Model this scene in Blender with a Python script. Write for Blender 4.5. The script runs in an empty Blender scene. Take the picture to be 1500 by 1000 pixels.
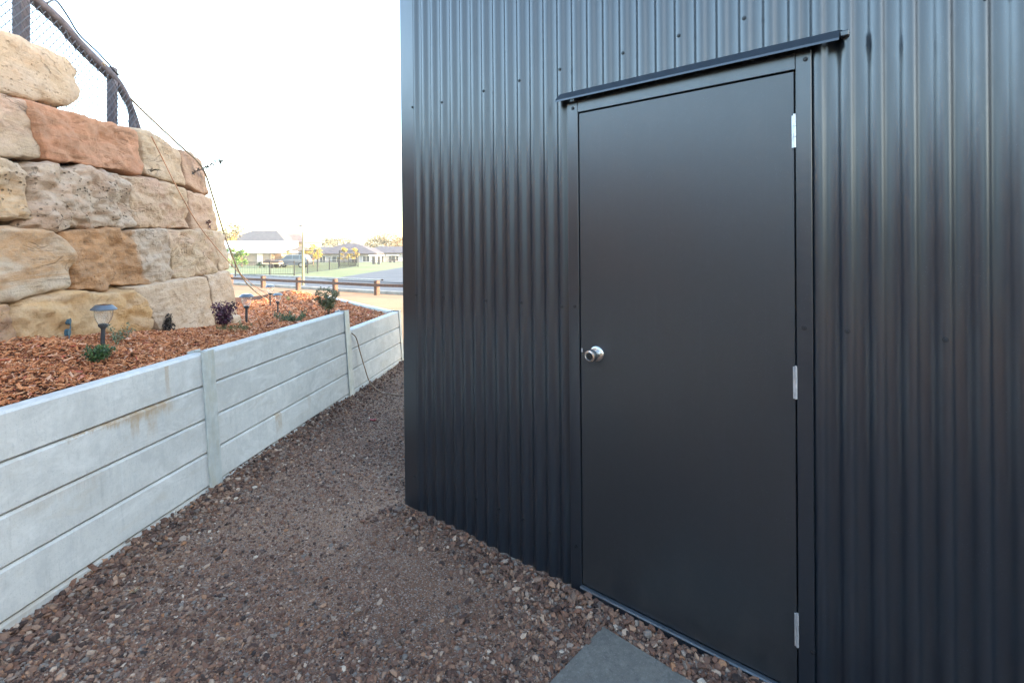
import bpy, math, random
import numpy as np
from mathutils import Vector, Matrix, Euler, noise

random.seed(7); RNG = np.random.default_rng(11)
scene = bpy.context.scene
col = scene.collection
F = 714.0; HY = 360.0; CX = 750.0          # focal length in photo pixels, horizon row, centre column
PI = math.pi

def P(x, y, Y):                             # a seen point at depth Y
    return Vector(((x-CX)/F*Y, Y, (HY-y)/F*Y))

# ------------------------------------------------------------------ mesh helpers
class MB:
    def __init__(s): s.v = []; s.f = []
    def add(s, vs, fs):
        b = len(s.v); s.v += [Vector(v) for v in vs]; s.f += [tuple(i+b for i in f) for f in fs]; return s
    def box(s, c, d, rot=None, bev=0.0):
        hx, hy, hz = d[0]/2, d[1]/2, d[2]/2
        if bev <= 0:
            vs = [(x,y,z) for x in (-hx,hx) for y in (-hy,hy) for z in (-hz,hz)]
            fs = [(0,1,3,2),(4,6,7,5),(0,4,5,1),(2,3,7,6),(0,2,6,4),(1,5,7,3)]
        else:
            b = min(bev, hx*.9, hy*.9, hz*.9); vs = []; idx = {}
            for sx in (-1,1):
                for sy in (-1,1):
                    for sz in (-1,1):
                        for a in range(3):
                            p = [sx*(hx-b), sy*(hy-b), sz*(hz-b)]
                            p[a] = (sx*hx, sy*hy, sz*hz)[a]
                            idx[(sx,sy,sz,a)] = len(vs); vs.append(tuple(p))
            fs = []
            for a in range(3):
                o = [k for k in range(3) if k != a]
                for sg in (-1,1):
                    q = []
                    for (i,j) in ((-1,-1),(1,-1),(1,1),(-1,1)):
                        t = [0,0,0]; t[a]=sg; t[o[0]]=i; t[o[1]]=j; q.append(idx[(t[0],t[1],t[2],a)])
                    fs.append(tuple(q))
                for i in (-1,1):
                    for j in (-1,1):
                        t0=[0,0,0]; t0[a]=-1; t0[o[0]]=i; t0[o[1]]=j
                        t1=list(t0); t1[a]=1
                        fs.append((idx[(*t0,o[0])],idx[(*t1,o[0])],idx[(*t1,o[1])],idx[(*t0,o[1])]))
            for sx in (-1,1):
                for sy in (-1,1):
                    for sz in (-1,1): fs.append(tuple(idx[(sx,sy,sz,a)] for a in range(3)))
        M = Matrix.Translation(Vector(c))
        if rot is not None: M = M @ (rot.to_4x4() if isinstance(rot, Matrix) else Euler(rot).to_matrix().to_4x4())
        return s.add([M @ Vector(v) for v in vs], fs)
    def tube(s, pts, r, n=8, cap=True):
        pts = [Vector(p) for p in pts]; m = len(pts)
        rs = r if isinstance(r, (list, tuple)) else [r]*m
        vs = []; prev = None
        for i, p in enumerate(pts):
            t = (pts[min(i+1,m-1)] - pts[max(i-1,0)]).normalized()
            if prev is None:
                a = Vector((0,0,1)) if abs(t.z) < .9 else Vector((1,0,0))
                u = t.cross(a).normalized()
            else: u = (prev - t*prev.dot(t)).normalized()
            prev = u; w = t.cross(u)
            for k in range(n):
                an = 2*PI*k/n; vs.append(p + (u*math.cos(an) + w*math.sin(an))*rs[i])
        fs = []
        for i in range(m-1):
            for k in range(n):
                fs.append((i*n+k, i*n+(k+1)%n, (i+1)*n+(k+1)%n, (i+1)*n+k))
        if cap: fs.append(tuple(range(n))[::-1]); fs.append(tuple(range((m-1)*n, m*n)))
        return s.add(vs, fs)
    def lathe(s, prof, n=24, c=(0,0,0), M=None):    # prof: (r, z)
        vs = []; fs = []
        for (r,z) in prof:
            for k in range(n): vs.append(Vector((max(r,1e-5)*math.cos(2*PI*k/n), max(r,1e-5)*math.sin(2*PI*k/n), z)))
        for i in range(len(prof)-1):
            for k in range(n): fs.append((i*n+k, i*n+(k+1)%n, (i+1)*n+(k+1)%n, (i+1)*n+k))
        M = M or Matrix.Translation(Vector(c))
        return s.add([M @ v for v in vs], fs)
    def prism(s, poly, a, b, axis='y'):             # poly in the other two axes, extruded a..b
        def pt(p, t): return {'y':(p[0],t,p[1]), 'x':(t,p[0],p[1]), 'z':(p[0],p[1],t)}[axis]
        n = len(poly); vs = [pt(p,a) for p in poly] + [pt(p,b) for p in poly]
        fs = [tuple(range(n)), tuple(range(n,2*n))[::-1]] + [(i,(i+1)%n,n+(i+1)%n,n+i) for i in range(n)]
        return s.add(vs, fs)
    def warp(s, fn): s.v = [Vector(fn(v)) for v in s.v]; return s

def fix_normals(me):
    import bmesh
    bm = bmesh.new(); bm.from_mesh(me); bmesh.ops.recalc_face_normals(bm, faces=bm.faces); bm.to_mesh(me); bm.free()

def link(name, me, mat, parent=None, loc=None):
    o = bpy.data.objects.new(name, me); col.objects.link(o)
    if mat is not None and me is not None: me.materials.append(mat)
    if parent is not None: o.parent = parent
    if loc is not None: o.location = loc
    return o

def build(name, mb, mat, parent=None, origin=None, smooth=False, sharp=None):
    """world-coordinate shape -> object; origin = the thing's base (already placed root / parent)"""
    off = Vector(origin) if origin is not None else Vector((0,0,0))
    me = bpy.data.meshes.new(name); me.from_pydata([tuple(v-off) for v in mb.v], [], mb.f); me.update()
    fix_normals(me)
    if smooth:
        for p in me.polygons: p.use_smooth = True
        if sharp: me.set_sharp_from_angle(angle=math.radians(sharp))
    return link(name, me, mat, parent, None if parent is not None else off)

def tag(o, label=None, cat=None, group=None, kind=None):
    if label: o['label'] = label
    if cat: o['category'] = cat
    if group: o['group'] = group
    if kind: o['kind'] = kind
    return o
def empty(name, loc, rz=0):
    o = bpy.data.objects.new(name, None); col.objects.link(o); o.location = loc; o.rotation_euler = (0,0,rz)
    o.empty_display_size = .1; return o
def copy_tree(o, parent=None):
    c = o.copy(); col.objects.link(c)
    if parent is not None: c.parent = parent
    for ch in [k for k in o.children]: copy_tree(ch, c)
    return c
def np_mesh(name, verts, faces, mat, parent=None, loc=None, smooth=False):
    verts = np.asarray(verts, np.float32); faces = np.asarray(faces, np.int32)
    me = bpy.data.meshes.new(name); nf, k = faces.shape
    me.vertices.add(len(verts)); me.vertices.foreach_set('co', verts.ravel())
    me.loops.add(nf*k); me.loops.foreach_set('vertex_index', faces.ravel())
    me.polygons.add(nf); me.polygons.foreach_set('loop_start', np.arange(nf, dtype=np.int32)*k)
    me.polygons.foreach_set('use_smooth', np.full(nf, smooth, dtype=bool))
    me.update(calc_edges=True); me.validate()
    return link(name, me, mat, parent, loc)

# ------------------------------------------------------------------ material helpers
class N:
    def __init__(s, name):
        s.m = bpy.data.materials.new(name); s.m.use_nodes = True; s.t = s.m.node_tree; s.n = s.t.nodes; s.l = s.t.links
        s.b = s.n['Principled BSDF']; s.tc = s.n.new('ShaderNodeTexCoord')
    def lk(s, a, b): s.l.new(a, b)
    def inp(s, node, key, val):
        if hasattr(val, 'is_output') or isinstance(val, bpy.types.NodeSocket): s.lk(val, node.inputs[key])
        else: node.inputs[key].default_value = val
    def map(s, scale=(1,1,1), loc=(0,0,0), rot=(0,0,0), src='Object'):
        m = s.n.new('ShaderNodeMapping'); s.lk(s.tc.outputs[src], m.inputs[0])
        m.inputs['Scale'].default_value = scale; m.inputs['Location'].default_value = loc; m.inputs['Rotation'].default_value = rot
        return m.outputs[0]
    def noise(s, vec, scale=5, detail=6, rough=.55, dist=0, out='Fac'):
        n = s.n.new('ShaderNodeTexNoise'); s.lk(vec, n.inputs['Vector'])
        n.inputs['Scale'].default_value = scale; n.inputs['Detail'].default_value = detail
        n.inputs['Roughness'].default_value = rough; n.inputs['Distortion'].default_value = dist
        return n.outputs[out]
    def vor(s, vec, scale=5, feature='F1', out='Distance'):
        n = s.n.new('ShaderNodeTexVoronoi'); s.lk(vec, n.inputs['Vector']); n.feature = feature
        n.inputs['Scale'].default_value = scale; return n.outputs[out]
    def ramp(s, fac, stops, interp='LINEAR'):
        r = s.n.new('ShaderNodeValToRGB'); s.lk(fac, r.inputs[0]); e = r.color_ramp.elements; r.color_ramp.interpolation = interp
        while len(e) > 1: e.remove(e[-1])
        e[0].position = stops[0][0]; c = stops[0][1]; e[0].color = (*c,1) if not isinstance(c,(int,float)) else (c,c,c,1)
        for p, c in stops[1:]:
            k = e.new(p); k.color = (*c,1) if not isinstance(c,(int,float)) else (c,c,c,1)
        return r.outputs[0]
    def mix(s, fac, a, b, mode='MIX'):
        m = s.n.new('ShaderNodeMix'); m.data_type = 'RGBA'; m.blend_type = mode
        for i, v in ((0,fac),(6,a),(7,b)):
            if isinstance(v, bpy.types.NodeSocket): s.lk(v, m.inputs[i])
            elif i == 0: m.inputs[0].default_value = v
            else: m.inputs[i].default_value = (*v,1) if not isinstance(v,(int,float)) else (v,v,v,1)
        return m.outputs[2]
    def math(s, op, a, b=0.0, clamp=False):
        m = s.n.new('ShaderNodeMath'); m.operation = op; m.use_clamp = clamp
        s.inp(m, 0, a); s.inp(m, 1, b); return m.outputs[0]
    def sep(s, vec):
        n = s.n.new('ShaderNodeSeparateXYZ'); s.lk(vec, n.inputs[0]); return n.outputs
    def island(s): 
        g = s.n.new('ShaderNodeNewGeometry'); return g.outputs['Random Per Island']
    def pos(s):
        g = s.n.new('ShaderNodeNewGeometry'); return g.outputs['Position']
    def bump(s, h, strength=.3, dist=.01, normal=None):
        b = s.n.new('ShaderNodeBump'); s.lk(h, b.inputs['Height']); b.inputs['Strength'].default_value = strength
        b.inputs['Distance'].default_value = dist
        if normal is not None: s.lk(normal, b.inputs['Normal'])
        return b.outputs[0]
    def fin(s, color=None, rough=.6, normal=None, metal=0, spec=.5, **kw):
        if color is not None:
            if isinstance(color, bpy.types.NodeSocket): s.lk(color, s.b.inputs['Base Color'])
            else: s.b.inputs['Base Color'].default_value = (*color,1)
        s.inp(s.b, 'Roughness', rough); s.inp(s.b, 'Metallic', metal); s.inp(s.b, 'Specular IOR Level', spec)
        if normal is not None: s.lk(normal, s.b.inputs['Normal'])
        for k, v in kw.items(): s.inp(s.b, k.replace('_',' '), v)
        return s.m

def simple(name, c, rough=.6, metal=0, var=.25, scale=6, spec=.5, bump=.15, bdist=.004):
    n = N(name); v = n.map(); f = n.noise(v, scale, 5)
    d = tuple(x*(1-var) for x in c); l = tuple(min(1,x*(1+var)) for x in c)
    return n.fin(n.ramp(f, [(.3,d),(.7,l)]), rough, n.bump(n.noise(v, scale*8, 4), bump, bdist), metal, spec)

# ------------------------------------------------------------------ terrain
def gz(X, Y):
    X = np.asarray(X, float); Y = np.asarray(Y, float)
    z = np.where(Y < 8, -1.497, np.where(Y < 21, -1.497 - (Y-8)/13*.62, -2.117 - (Y-21)*.018))
    near = np.clip((11-Y)/4, 0, 1)
    z = z + near*(.010*np.sin(1.7*X+.6)*np.sin(1.3*Y+1.0) + .006*np.sin(4.1*X+2*Y) + .004*np.sin(7.3*Y-5.1*X))
    # worn dip at the shed corner, gravel heaped against the sleepers
    z = z - .02*np.exp(-((X+.6)**2+(Y-2.8)**2)/.35)*near
    d = X - (-1.86+.1246*(Y-2.969))
    z = z + (.004+.034*np.clip((Y-1.9)/1.0,0,1))*np.exp(-(d/.16)**2)*near
    return z
def gpt(x, y):                                # where a seen ground pixel lies
    Y = 3.0
    lo, hi = .5, 400.
    for _ in range(60):
        m = (lo+hi)/2
        zr = (HY-y)/F*m
        if zr > float(gz((x-CX)/F*m, m)): lo = m
        else: hi = m
    Y = (lo+hi)/2
    return Vector(((x-CX)/F*Y, Y, float(gz((x-CX)/F*Y, Y))))
def on_ground(X, Y, dz=0): return Vector((X, Y, float(gz(X,Y))+dz))

def grid_sheet(name, xs, ys, zf, mat, kind='structure'):
    X, Y = np.meshgrid(xs, ys); Z = zf(X, Y)
    v = np.stack([X,Y,Z],-1).reshape(-1,3); nx, ny = len(xs), len(ys)
    i = np.arange(nx-1)[None,:] + np.arange(ny-1)[:,None]*nx
    f = np.stack([i, i+1, i+nx+1, i+nx],-1).reshape(-1,4)
    o = np_mesh(name, v, f, mat, smooth=True); o['kind'] = kind; return o

# ---- materials of the ground
def mat_gravel_base():
    n = N('gravel_dirt'); v = n.map()
    big = n.noise(v, 1.3, 4); mid = n.noise(v, 26, 6, .65); fine = n.noise(v, 160, 5, .7); g = n.vor(v, 95); g2 = n.vor(v, 210, out='Color')
    dust = n.ramp(big, [(.40,(.195,.102,.062)),(.62,(.315,.182,.112))])
    c = n.mix(n.ramp(fine,[(.44,0.),(.62,.65)]), dust, (.085,.055,.042))
    c = n.mix(n.ramp(mid,[(.50,0.),(.72,.5)]), c, (.26,.19,.15))
    sp = n.sep(g2)
    c = n.mix(n.ramp(sp[0],[(.80,0.),(.86,.75)]), c, (.34,.28,.24))
    c = n.mix(n.ramp(sp[1],[(.80,0.),(.88,.7)]), c, (.035,.030,.030))
    h = n.math('ADD', n.math('MULTIPLY', g, .8), n.math('MULTIPLY', fine, .7))
    return n.fin(c, .95, n.bump(h, .9, .008), spec=.2)
def mat_far_dirt():
    n = N('tan_dirt'); v = n.map()
    a = n.noise(v, .35, 5); b = n.noise(v, 9, 6, .7)
    c = n.ramp(a, [(.35,(.27,.155,.085)),(.65,(.34,.215,.125))])
    c = n.mix(n.ramp(b,[(.4,0.),(.7,.45)]), c, (.27,.19,.12))
    return n.fin(c, .95, n.bump(b, .6, .03), spec=.15)
def mat_lawn():
    n = N('lawn_grass'); v = n.map()
    a = n.noise(v, .12, 5); b = n.noise(v, 3, 8, .75)
    c = n.ramp(a, [(.35,(.135,.165,.085)),(.65,(.20,.22,.125))])
    c = n.mix(n.ramp(b,[(.35,0.),(.7,.5)]), c, (.25,.25,.15))
    return n.fin(c, .95, n.bump(b, .8, .08), spec=.1)
def mat_asphalt():
    n = N('asphalt'); v = n.map(); a = n.noise(v, .5, 5); b = n.noise(v, 60, 4)
    c = n.ramp(a, [(.3,(.050,.054,.066)),(.7,(.075,.08,.095))])
    return n.fin(c, .8, n.bump(b, .4, .006), spec=.4)
M_gravel = mat_gravel_base(); M_tan = mat_far_dirt(); M_lawn = mat_lawn(); M_asph = mat_asphalt()
M_kerb = simple('kerb_concrete', (.30,.27,.23), .85, scale=3)

def dense(a, b, s): return list(np.arange(a, b, s))
xs = np.unique(np.round(dense(-420,-60,30)+dense(-60,-16,4)+dense(-16,-4,.6)+dense(-4,4,.06)+dense(4,16,.6)+dense(16,60,4)+dense(60,421,30),3))
ys = np.unique(np.round(dense(-40,-4,4)+dense(-4,.6,.4)+dense(.6,10,.06)+dense(10,24,.6)+dense(24,80,4)+dense(80,601,30)+[8,21],3))
grid_sheet('ground', xs, ys, lambda X,Y: gz(X,Y)-.006, M_tan)
# gravel yard beside the shed (fades out where the sunlit dirt begins)
px = np.unique(np.round(dense(-2.6,3.0,.05)+dense(3.0,14,.5),3)); py = np.unique(np.round(dense(-16,0,.5)+dense(0,7.61,.05),3))
grid_sheet('gravel_yard', px, py, lambda X,Y: gz(X,Y)+.002 - np.clip(Y-7.2+.15*np.sin(3*X),0,1)*.02, M_gravel)

def strip(name, poly, mat, dz, step=4.0, kind='structure'):
    """flat sheet on the terrain: quad between two edges a0-a1 / b0-b1"""
    (a0,a1,b1,b0) = [Vector((*p,0)) for p in poly]
    n = max(2, int((a1-a0).length/step)+1); m = max(2, int((b0-a0).length/step)+1)
    v = []; f = []
    for i in range(n):
        for j in range(m):
            t=i/(n-1); u=j/(m-1); p = (a0.lerp(a1,t)).lerp(b0.lerp(b1,t), u); v.append((p.x,p.y,float(gz(p.x,p.y))+dz))
    for i in range(n-1):
        for j in range(m-1): f.append((i*m+j,(i+1)*m+j,(i+1)*m+j+1,i*m+j+1))
    o = np_mesh(name, v, f, mat, smooth=True); o['kind']=kind; return o

# street line, bollard fence line
fd = Vector((-1.0, .63, 0)).normalized(); fn = Vector((fd.y, -fd.x, 0))     # along the rail, and away from camera
if fn.y < 0: fn = -fn
B0 = Vector((-5.83, 21.0, 0))
def street(s, t): p = B0 + fd*s + fn*t; return (p.x, p.y)
strip('lawn', [street(-90,8.2), street(160,8.2), street(160,150), street(-90,150)], M_lawn, .03, 6)
strip('road', [street(-60,.9), street(120,.9), street(120,7.6), street(-60,7.6)], M_asph, .012, 3)
def kerb(name, s0, s1, t, w=.30, h=.13):
    mb = MB(); n = int((s1-s0)/3)
    prof = [(-w/2,-.1),(-w/2,h*.75),(-w/2+.05,h),(w/2-.1,h),(w/2,h*.3),(w/2,-.1)]
    ring = []
    for i in range(n+1):
        s = s0+(s1-s0)*i/n
        for (a,z) in prof:
            q = street(s, t+a); ring.append((q[0],q[1],float(gz(q[0],q[1]))+z))
    k = len(prof)
    mb.add(ring, [(i*k+j,i*k+(j+1)%k,(i+1)*k+(j+1)%k,(i+1)*k+j) for i in range(n) for j in range(k)])
    o = build(name, mb, M_kerb); o['kind']='structure'; return o
kerb('kerb', -60, 120, .75); kerb('kerb', 8, 120, 7.75)
# side street running away past the park
strip('road', [(-12.6,33),(-14.6,66),(-4,66),(-1.5,26)], M_asph, .05, 3)
strip('road', [(-14.6,66),(-17,112),(-6,112),(-4,66)], M_asph, .05, 4)
strip('footpath', [street(-10,7.95), street(6.2,7.95), street(6.2,9.4), street(-10,9.4)], simple('path_concrete',(.34,.31,.27),.9,scale=2), .06, 2)

# ------------------------------------------------------------------ shed
SH = Vector((-.628, 2.874, -1.50)); SA = math.atan2(-.626,.78)
sd = Vector((.78,-.626,0)); sn = Vector((.626,.78,0))
shed = tag(empty('shed', SH, SA), 'dark charcoal corrugated steel shed with a plain personnel door, standing on gravel', 'shed')
def kx(u): return .0168-.0059*min(max(u,0),2) if u < 2.02 else .0049
def lean(v):                                   # the frame racks a little out of plumb
    return Vector((v.x - kx(v.x)*(v.z-1.0), v.y, v.z))
def wall_uz(x, y, off=0.0):                     # photo point -> u along the wall, height (local)
    r = (x-CX)/F
    A = SH.x - sn.x*off; B = SH.y - sn.y*off
    u = (r*B - A)/(sd.x - r*sd.y); Y = B + sd.y*u; z = (HY-y)/F*Y - SH.z
    u0 = u
    for _ in range(4): u0 = u + kx(u0)*(z-1.0)
    return u0, z
def sbuild(name, mb, mat, parent=None, smooth=False, sharp=None, do_lean=True):
    if do_lean: mb.warp(lean)
    me = bpy.data.meshes.new(name); me.from_pydata([tuple(v) for v in mb.v], [], mb.f); me.update(); fix_normals(me)
    if smooth:
        for p in me.polygons: p.use_smooth = True
        if sharp: me.set_sharp_from_angle(angle=math.radians(sharp))
    return link(name, me, mat, parent or shed)

def mat_shed(name, base, rough, wob=.05, drops=True):
    n = N(name); v = n.map()
    big = n.noise(v, 2.2, 4); smear = n.noise(n.map((9,9,2.2)), 1.6, 6, .65, 1.2)
    fine = n.noise(v, 340, 2); str_ = n.noise(n.map((60,60,1.2)), 1, 4)
    sm = .12 if 'door' in name else .22
    c = n.mix(n.ramp(smear,[(.52,0.),(.66,sm)]), base, tuple(x*.55 for x in base))
    c = n.mix(n.ramp(str_,[(.55,0.),(.78,.12)]), c, tuple(min(1,x*1.7+.006) for x in base))
    vs2 = n.noise(n.map((1,1,1)), 260, 3, .7); c = n.mix(n.ramp(vs2,[(.60,0.),(.74,.55)]), c, tuple(x*2.6+.006 for x in base)); c = n.mix(n.ramp(vs2,[(.26,.5),(.40,0.)]), c, tuple(x*.5 for x in base))
    dc = n.vor(v, 120, out='Distance'); dk = n.math('MULTIPLY', n.ramp(dc,[(.05,1.),(.13,0.)]), n.ramp(n.noise(v,6,4),[(.50,0.),(.62,.8)])); c = n.mix(dk, c, (.10,.12,.14))
    r = n.mix(n.ramp(smear,[(.40,0.),(.70,1.)]), rough, rough+.22*sm)
    h = n.math('ADD', n.math('MULTIPLY', n.noise(n.map((1,1,.35)), 5, 2), 1.0), n.math('MULTIPLY', n.noise(v, 22, 2), .04))
    nb = n.bump(h, wob, .05)
    if 'door' in name:
        zz = n.sep(n.tc.outputs['Object']); du = n.noise(n.map((5,5,2.5)), 2, 7, .75); lowz = n.ramp(zz[2], [(.0,1.),(.42,0.)])
        c = n.mix(n.math('MULTIPLY', lowz, n.ramp(du,[(.42,0.),(.62,.6)])), c, (.034,.033,.032))
        run = n.noise(n.map((70,70,.7)), 1, 5, .8); c = n.mix(n.ramp(run,[(.60,0.),(.74,.35)]), c, (.030,.034,.038))
        gr = n.noise(n.map((1,1,1)), 55, 5, .8); c = n.mix(n.ramp(gr,[(.56,0.),(.70,.45)]), c, (.028,.030,.033)); c = n.mix(n.ramp(gr,[(.30,.5),(.44,0.)]), c, (.006,.007,.009))
    if drops:
        dv = n.vor(v, 150); dr = n.ramp(dv,[(.0,1.),(.16,.6),(.30,0.)])
        patch = n.ramp(n.noise(v, 3.1, 4),[(.46,0.),(.62,1.)])
        pz = n.sep(n.tc.outputs['Object'])[2]
        low = n.ramp(n.math('MULTIPLY', pz, .5),[(.0,1.),(.75,1.),(1.,.25)])
        hd = n.math('MULTIPLY', n.math('MULTIPLY', dr, patch), low)
        nb = n.bump(hd, .18, .0018, nb)
    nb = n.bump(fine, .02, .0005, nb)
    return n.fin(c, r, nb, spec=.95 if 'door' in name else 1.0)
M_shed = mat_shed('charcoal_steel', (.0090,.0138,.0205), .285, .022)
M_trim = mat_shed('charcoal_trim', (.0095,.0140,.0200), .30, .05)
M_door = mat_shed('charcoal_door', (.0135,.0160,.0195), .37, .015)
M_black = simple('dark_gap', (.006,.006,.007), .8)
M_steel = simple('satin_steel', (.62,.61,.59), .26, 1.0, var=.06, scale=30, bump=.03)
M_zinc = simple('zinc_hinge', (.62,.62,.62), .42, .7, var=.15, scale=40)
M_rubber = simple('screw_black', (.012,.013,.015), .5)

PITCH = .0762; UR = wall_uz(1239.6,100)[0]; U0 = wall_uz(620.7,100)[0]       # one crest runs here
H = 3.45; ULEN = 12.0; WLEN = 5.6  # shed run lengthened past the view to shade the ground behind the camera
OL, OR_, OT = 1.150, 2.050, 2.120              # cut-out for the door and its frame
def corr(mb, u0, u1, z0, z1, amp=.0074):
    n = max(2, int(round((u1-u0)/PITCH*28))); us = np.linspace(u0,u1,n+1)
    zs = np.linspace(z0,z1,max(2,int((z1-z0)/.25)+1)); vs=[]; fs=[]
    for u in us:
        ph = 2*PI*(u-(UR if u > 1.9 and z1 > 3 and z0 < 1 else U0))/PITCH
        y = -amp*math.tanh((math.cos(ph)-.22)*1.10)/.70
        for z in zs: vs.append((u, y, z))
    m = len(zs)
    for i in range(n):
        for j in range(m-1): fs.append((i*m+j,(i+1)*m+j,(i+1)*m+j+1,i*m+j+1))
    mb.add(vs, fs)
mb = MB(); corr(mb, .012, OL, -.035, H); corr(mb, OR_, ULEN, -.035, H); corr(mb, OL, OR_, OT, H)
front = sbuild('corrugated_wall', mb, M_shed, smooth=True)
# the three sides away from the camera
mb = MB(); n = int(WLEN/PITCH*8)
for (a, b) in ((0,0),):
    vs=[];fs=[]
    for i in range(n+1):
        w = .012+(WLEN-.024)*i/n; x = .0085*math.cos(2*PI*w/PITCH) + .004
        vs += [(x,w,.012),(x,w,H)]
    fs = [(2*i,2*i+2,2*i+3,2*i+1) for i in range(n)]
    mb.add(vs,fs)
sbuild('side_wall', mb, M_shed, smooth=True)
mb = MB(); mb.box((ULEN/2, WLEN, H/2+.006), (ULEN, .02, H-.012)); mb.box((ULEN, WLEN/2, H/2+.006), (.02, WLEN-.03, H-.012))
sbuild('rear_wall', mb, M_shed)
mb = MB(); mb.prism([(-.12,H+.02),(WLEN+.12,H+.02),(WLEN+.12,H+.12),(WLEN/2,H+.55),(-.12,H+.12)], -.12, ULEN+.12, 'x')
sbuild('roof', mb, M_shed)
# corner flashing: folded angle with turned edges
mb = MB(); t=.0012
FW = U0 - PITCH*math.floor((U0-.062)/PITCH) - .003
prof = [(-.006,.075),(-.0088,.072),(-.0088,-.0088),(FW-.0025,-.0088),(FW,-.0062),(FW-.001,-.0056),(FW-.003,-.0078),(-.0078,-.0078),(-.0078,.072)]
mb.prism(prof, -.04, H, 'z'); sbuild('corner_flashing', mb, M_trim)
# slab
mb = MB(); mb.box((ULEN/2, WLEN/2+.001, -.1), (ULEN+.05, WLEN+.052, .2), bev=.006)
def rough_slab(v):
    k = .006*math.sin(23*v.x)+.004*math.sin(61*v.x+1)
    return Vector((v.x, v.y + (k-.004 if v.y<.1 else 0), v.z))
def slab_mb():
    mb = MB(); xs_ = np.linspace(-.03, ULEN+.02, 140); vs=[]; fs=[]
    for i,x in enumerate(xs_):
        e = .004*noise.noise(Vector((x*9,0,0)))+.003*noise.noise(Vector((x*31,3,0)))
        pr = [(.010,-.2),(.010,-.014),(.012,-.004),(.02,.003),(WLEN+.02,.003),(WLEN+.02,-.2)]
        vs += [(x,a,z) for a,z in pr]
    k=6
    fs=[(i*k+j,i*k+(j+1)%k,(i+1)*k+(j+1)%k,(i+1)*k+j) for i in range(len(xs_)-1) for j in range(k)]
    fs += [tuple(range(k)), tuple(range((len(xs_)-1)*k,len(xs_)*k))]
    return mb.add(vs,fs)
n_ = N('slab_concrete'); v_ = n_.map(); M_slab = n_.fin(n_.ramp(n_.noise(v_,14,6),[(.3,(.08,.068,.056)),(.7,(.19,.165,.135))]), .9, n_.bump(n_.noise(v_,70,5),.6,.004))
sbuild('slab', slab_mb(), M_slab, do_lean=False)
mb=MB(); vs=[];fs=[]; nn=90
for i in range(nn+1):
    u=.16+.90*i/nn; e=noise.noise(Vector((u*7,0,3)))+.5*noise.noise(Vector((u*29,2,3)))
    top=-.034+.020*e+.012*u; out=.018+.012*noise.noise(Vector((u*9,5,1)))
    for (y,z) in ((.004,top+.006),(-.010,top+.004),(-.010-out*.5,top-.006),(-.012-out,top-.03),(-.012-out,-.12),(.004,-.12)): vs.append((u,y,z))
fs=[(i*6+j,i*6+(j+1)%6,(i+1)*6+(j+1)%6,(i+1)*6+j) for i in range(nn) for j in range(6)]+[tuple(range(6)),tuple(range(nn*6,nn*6+6))]
mb.add(vs,fs); sbuild('concrete_spill',mb,M_slab,smooth=True,sharp=40,do_lean=False)

# door frame (flat steel architrave around the opening)
DL, DR, DB, DT = 1.196, 2.012, .036, 2.076
fy = -.0125
def fbar(u0,u1,z0,z1,y0=fy,y1=.02,bev=.002): 
    m = MB(); m.box(((u0+u1)/2,(y0+y1)/2,(z0+z1)/2),(u1-u0,y1-y0,z1-z0),bev=bev); return m
FL, FR, FT = 1.139, 2.062, 2.135
mb = MB()
for args in ((FL,DL-.0045,-.01,FT),(DR+.0045,FR,-.01,FT),(DL-.0045,DR+.0045,DT+.0045,FT)):
    k = fbar(*args); mb.add(k.v,k.f)
frame = sbuild('door_frame', mb, M_trim)
mb = fbar(DL-.0045,DR+.0045,-.01,DB-.006,-.022,.02); sbuild('threshold', mb, M_trim)
mb = MB(); mb.prism([(-.0265,DB-.009),(-.023,DB-.004),(-.008,DB-.004),(-.008,DB-.009)], DL-.0045, DR+.0045, 'x')
sbuild('sill_strip', mb, simple('sill_alloy',(.10,.12,.14),.35,.6))
mb = fbar(DL-.02,DR+.02,-.005,DT+.02,.014,.019,0); sbuild('door_recess', mb, M_black)
mb = fbar(DL,DR,DB,DT,-.0078,.012,.0015); door = sbuild('door', mb, M_door)
# knob set
ku, kz = wall_uz(874.6, 518, .008)
mb = MB(); MK = Matrix.Translation((ku,-.0078,kz)) @ Matrix.Rotation(PI/2,4,'X')
mb.lathe([(0,0),(.034,0),(.034,.003),(.031,.008),(.024,.011),(.0135,.013)],32,M=MK)
rose = sbuild('knob_rose', mb, M_steel, door, True, 50)
mb = MB(); mb.lathe([(.0125,.011),(.0125,.022),(.018,.028),(.0245,.036),(.0262,.046),(.0255,.058),(.0235,.064),(.0165,.0665),(.0150,.0640),(.0145,.0605),(0,.0602)],32,M=MK)
knob = sbuild('door_knob', mb, M_steel, door, True, 45)
mb = MB(); mb.lathe([(.0142,.0605),(.0140,.0622),(.006,.0624),(.0055,.066),(0,.0662)],20,M=MK); sbuild('keyhole', mb, simple('keyhole_dark',(.05,.05,.05),.35,.9), door, True, 40)
# strike plate and hinges
lu, lz = wall_uz(851.5, 513, .02)
mb = MB(); mb.box((lu,-.0137,lz),(.007,.003,.016)); sbuild('strike_plate', mb, M_zinc)
for (ya, yb) in ((168,216),(538,585),(900,948)):
    ua, za = wall_uz(1164.5, ya, .02); ub, zb = wall_uz(1164.5, yb, .02)
    mb = MB(); hz=(za+zb)/2; hh=za-zb; uh=DR+.001
    mb.box((uh-.005,-.010,hz),(.006,.004,hh),bev=.0008)
    for k in range(3):
        a = hz-hh/2+hh*(k+.02)/3; b = hz-hh/2+hh*(k+.98)/3
        mb.tube([(uh+.001,-.013,a),(uh+.001,-.013,b)],.0042,12)
    mb.tube([(uh+.001,-.013,hz+hh/2),(uh+.001,-.013,hz+hh/2+.004)],.0038,10)
    sbuild('hinge', mb, M_zinc, door, True, 40)
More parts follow.
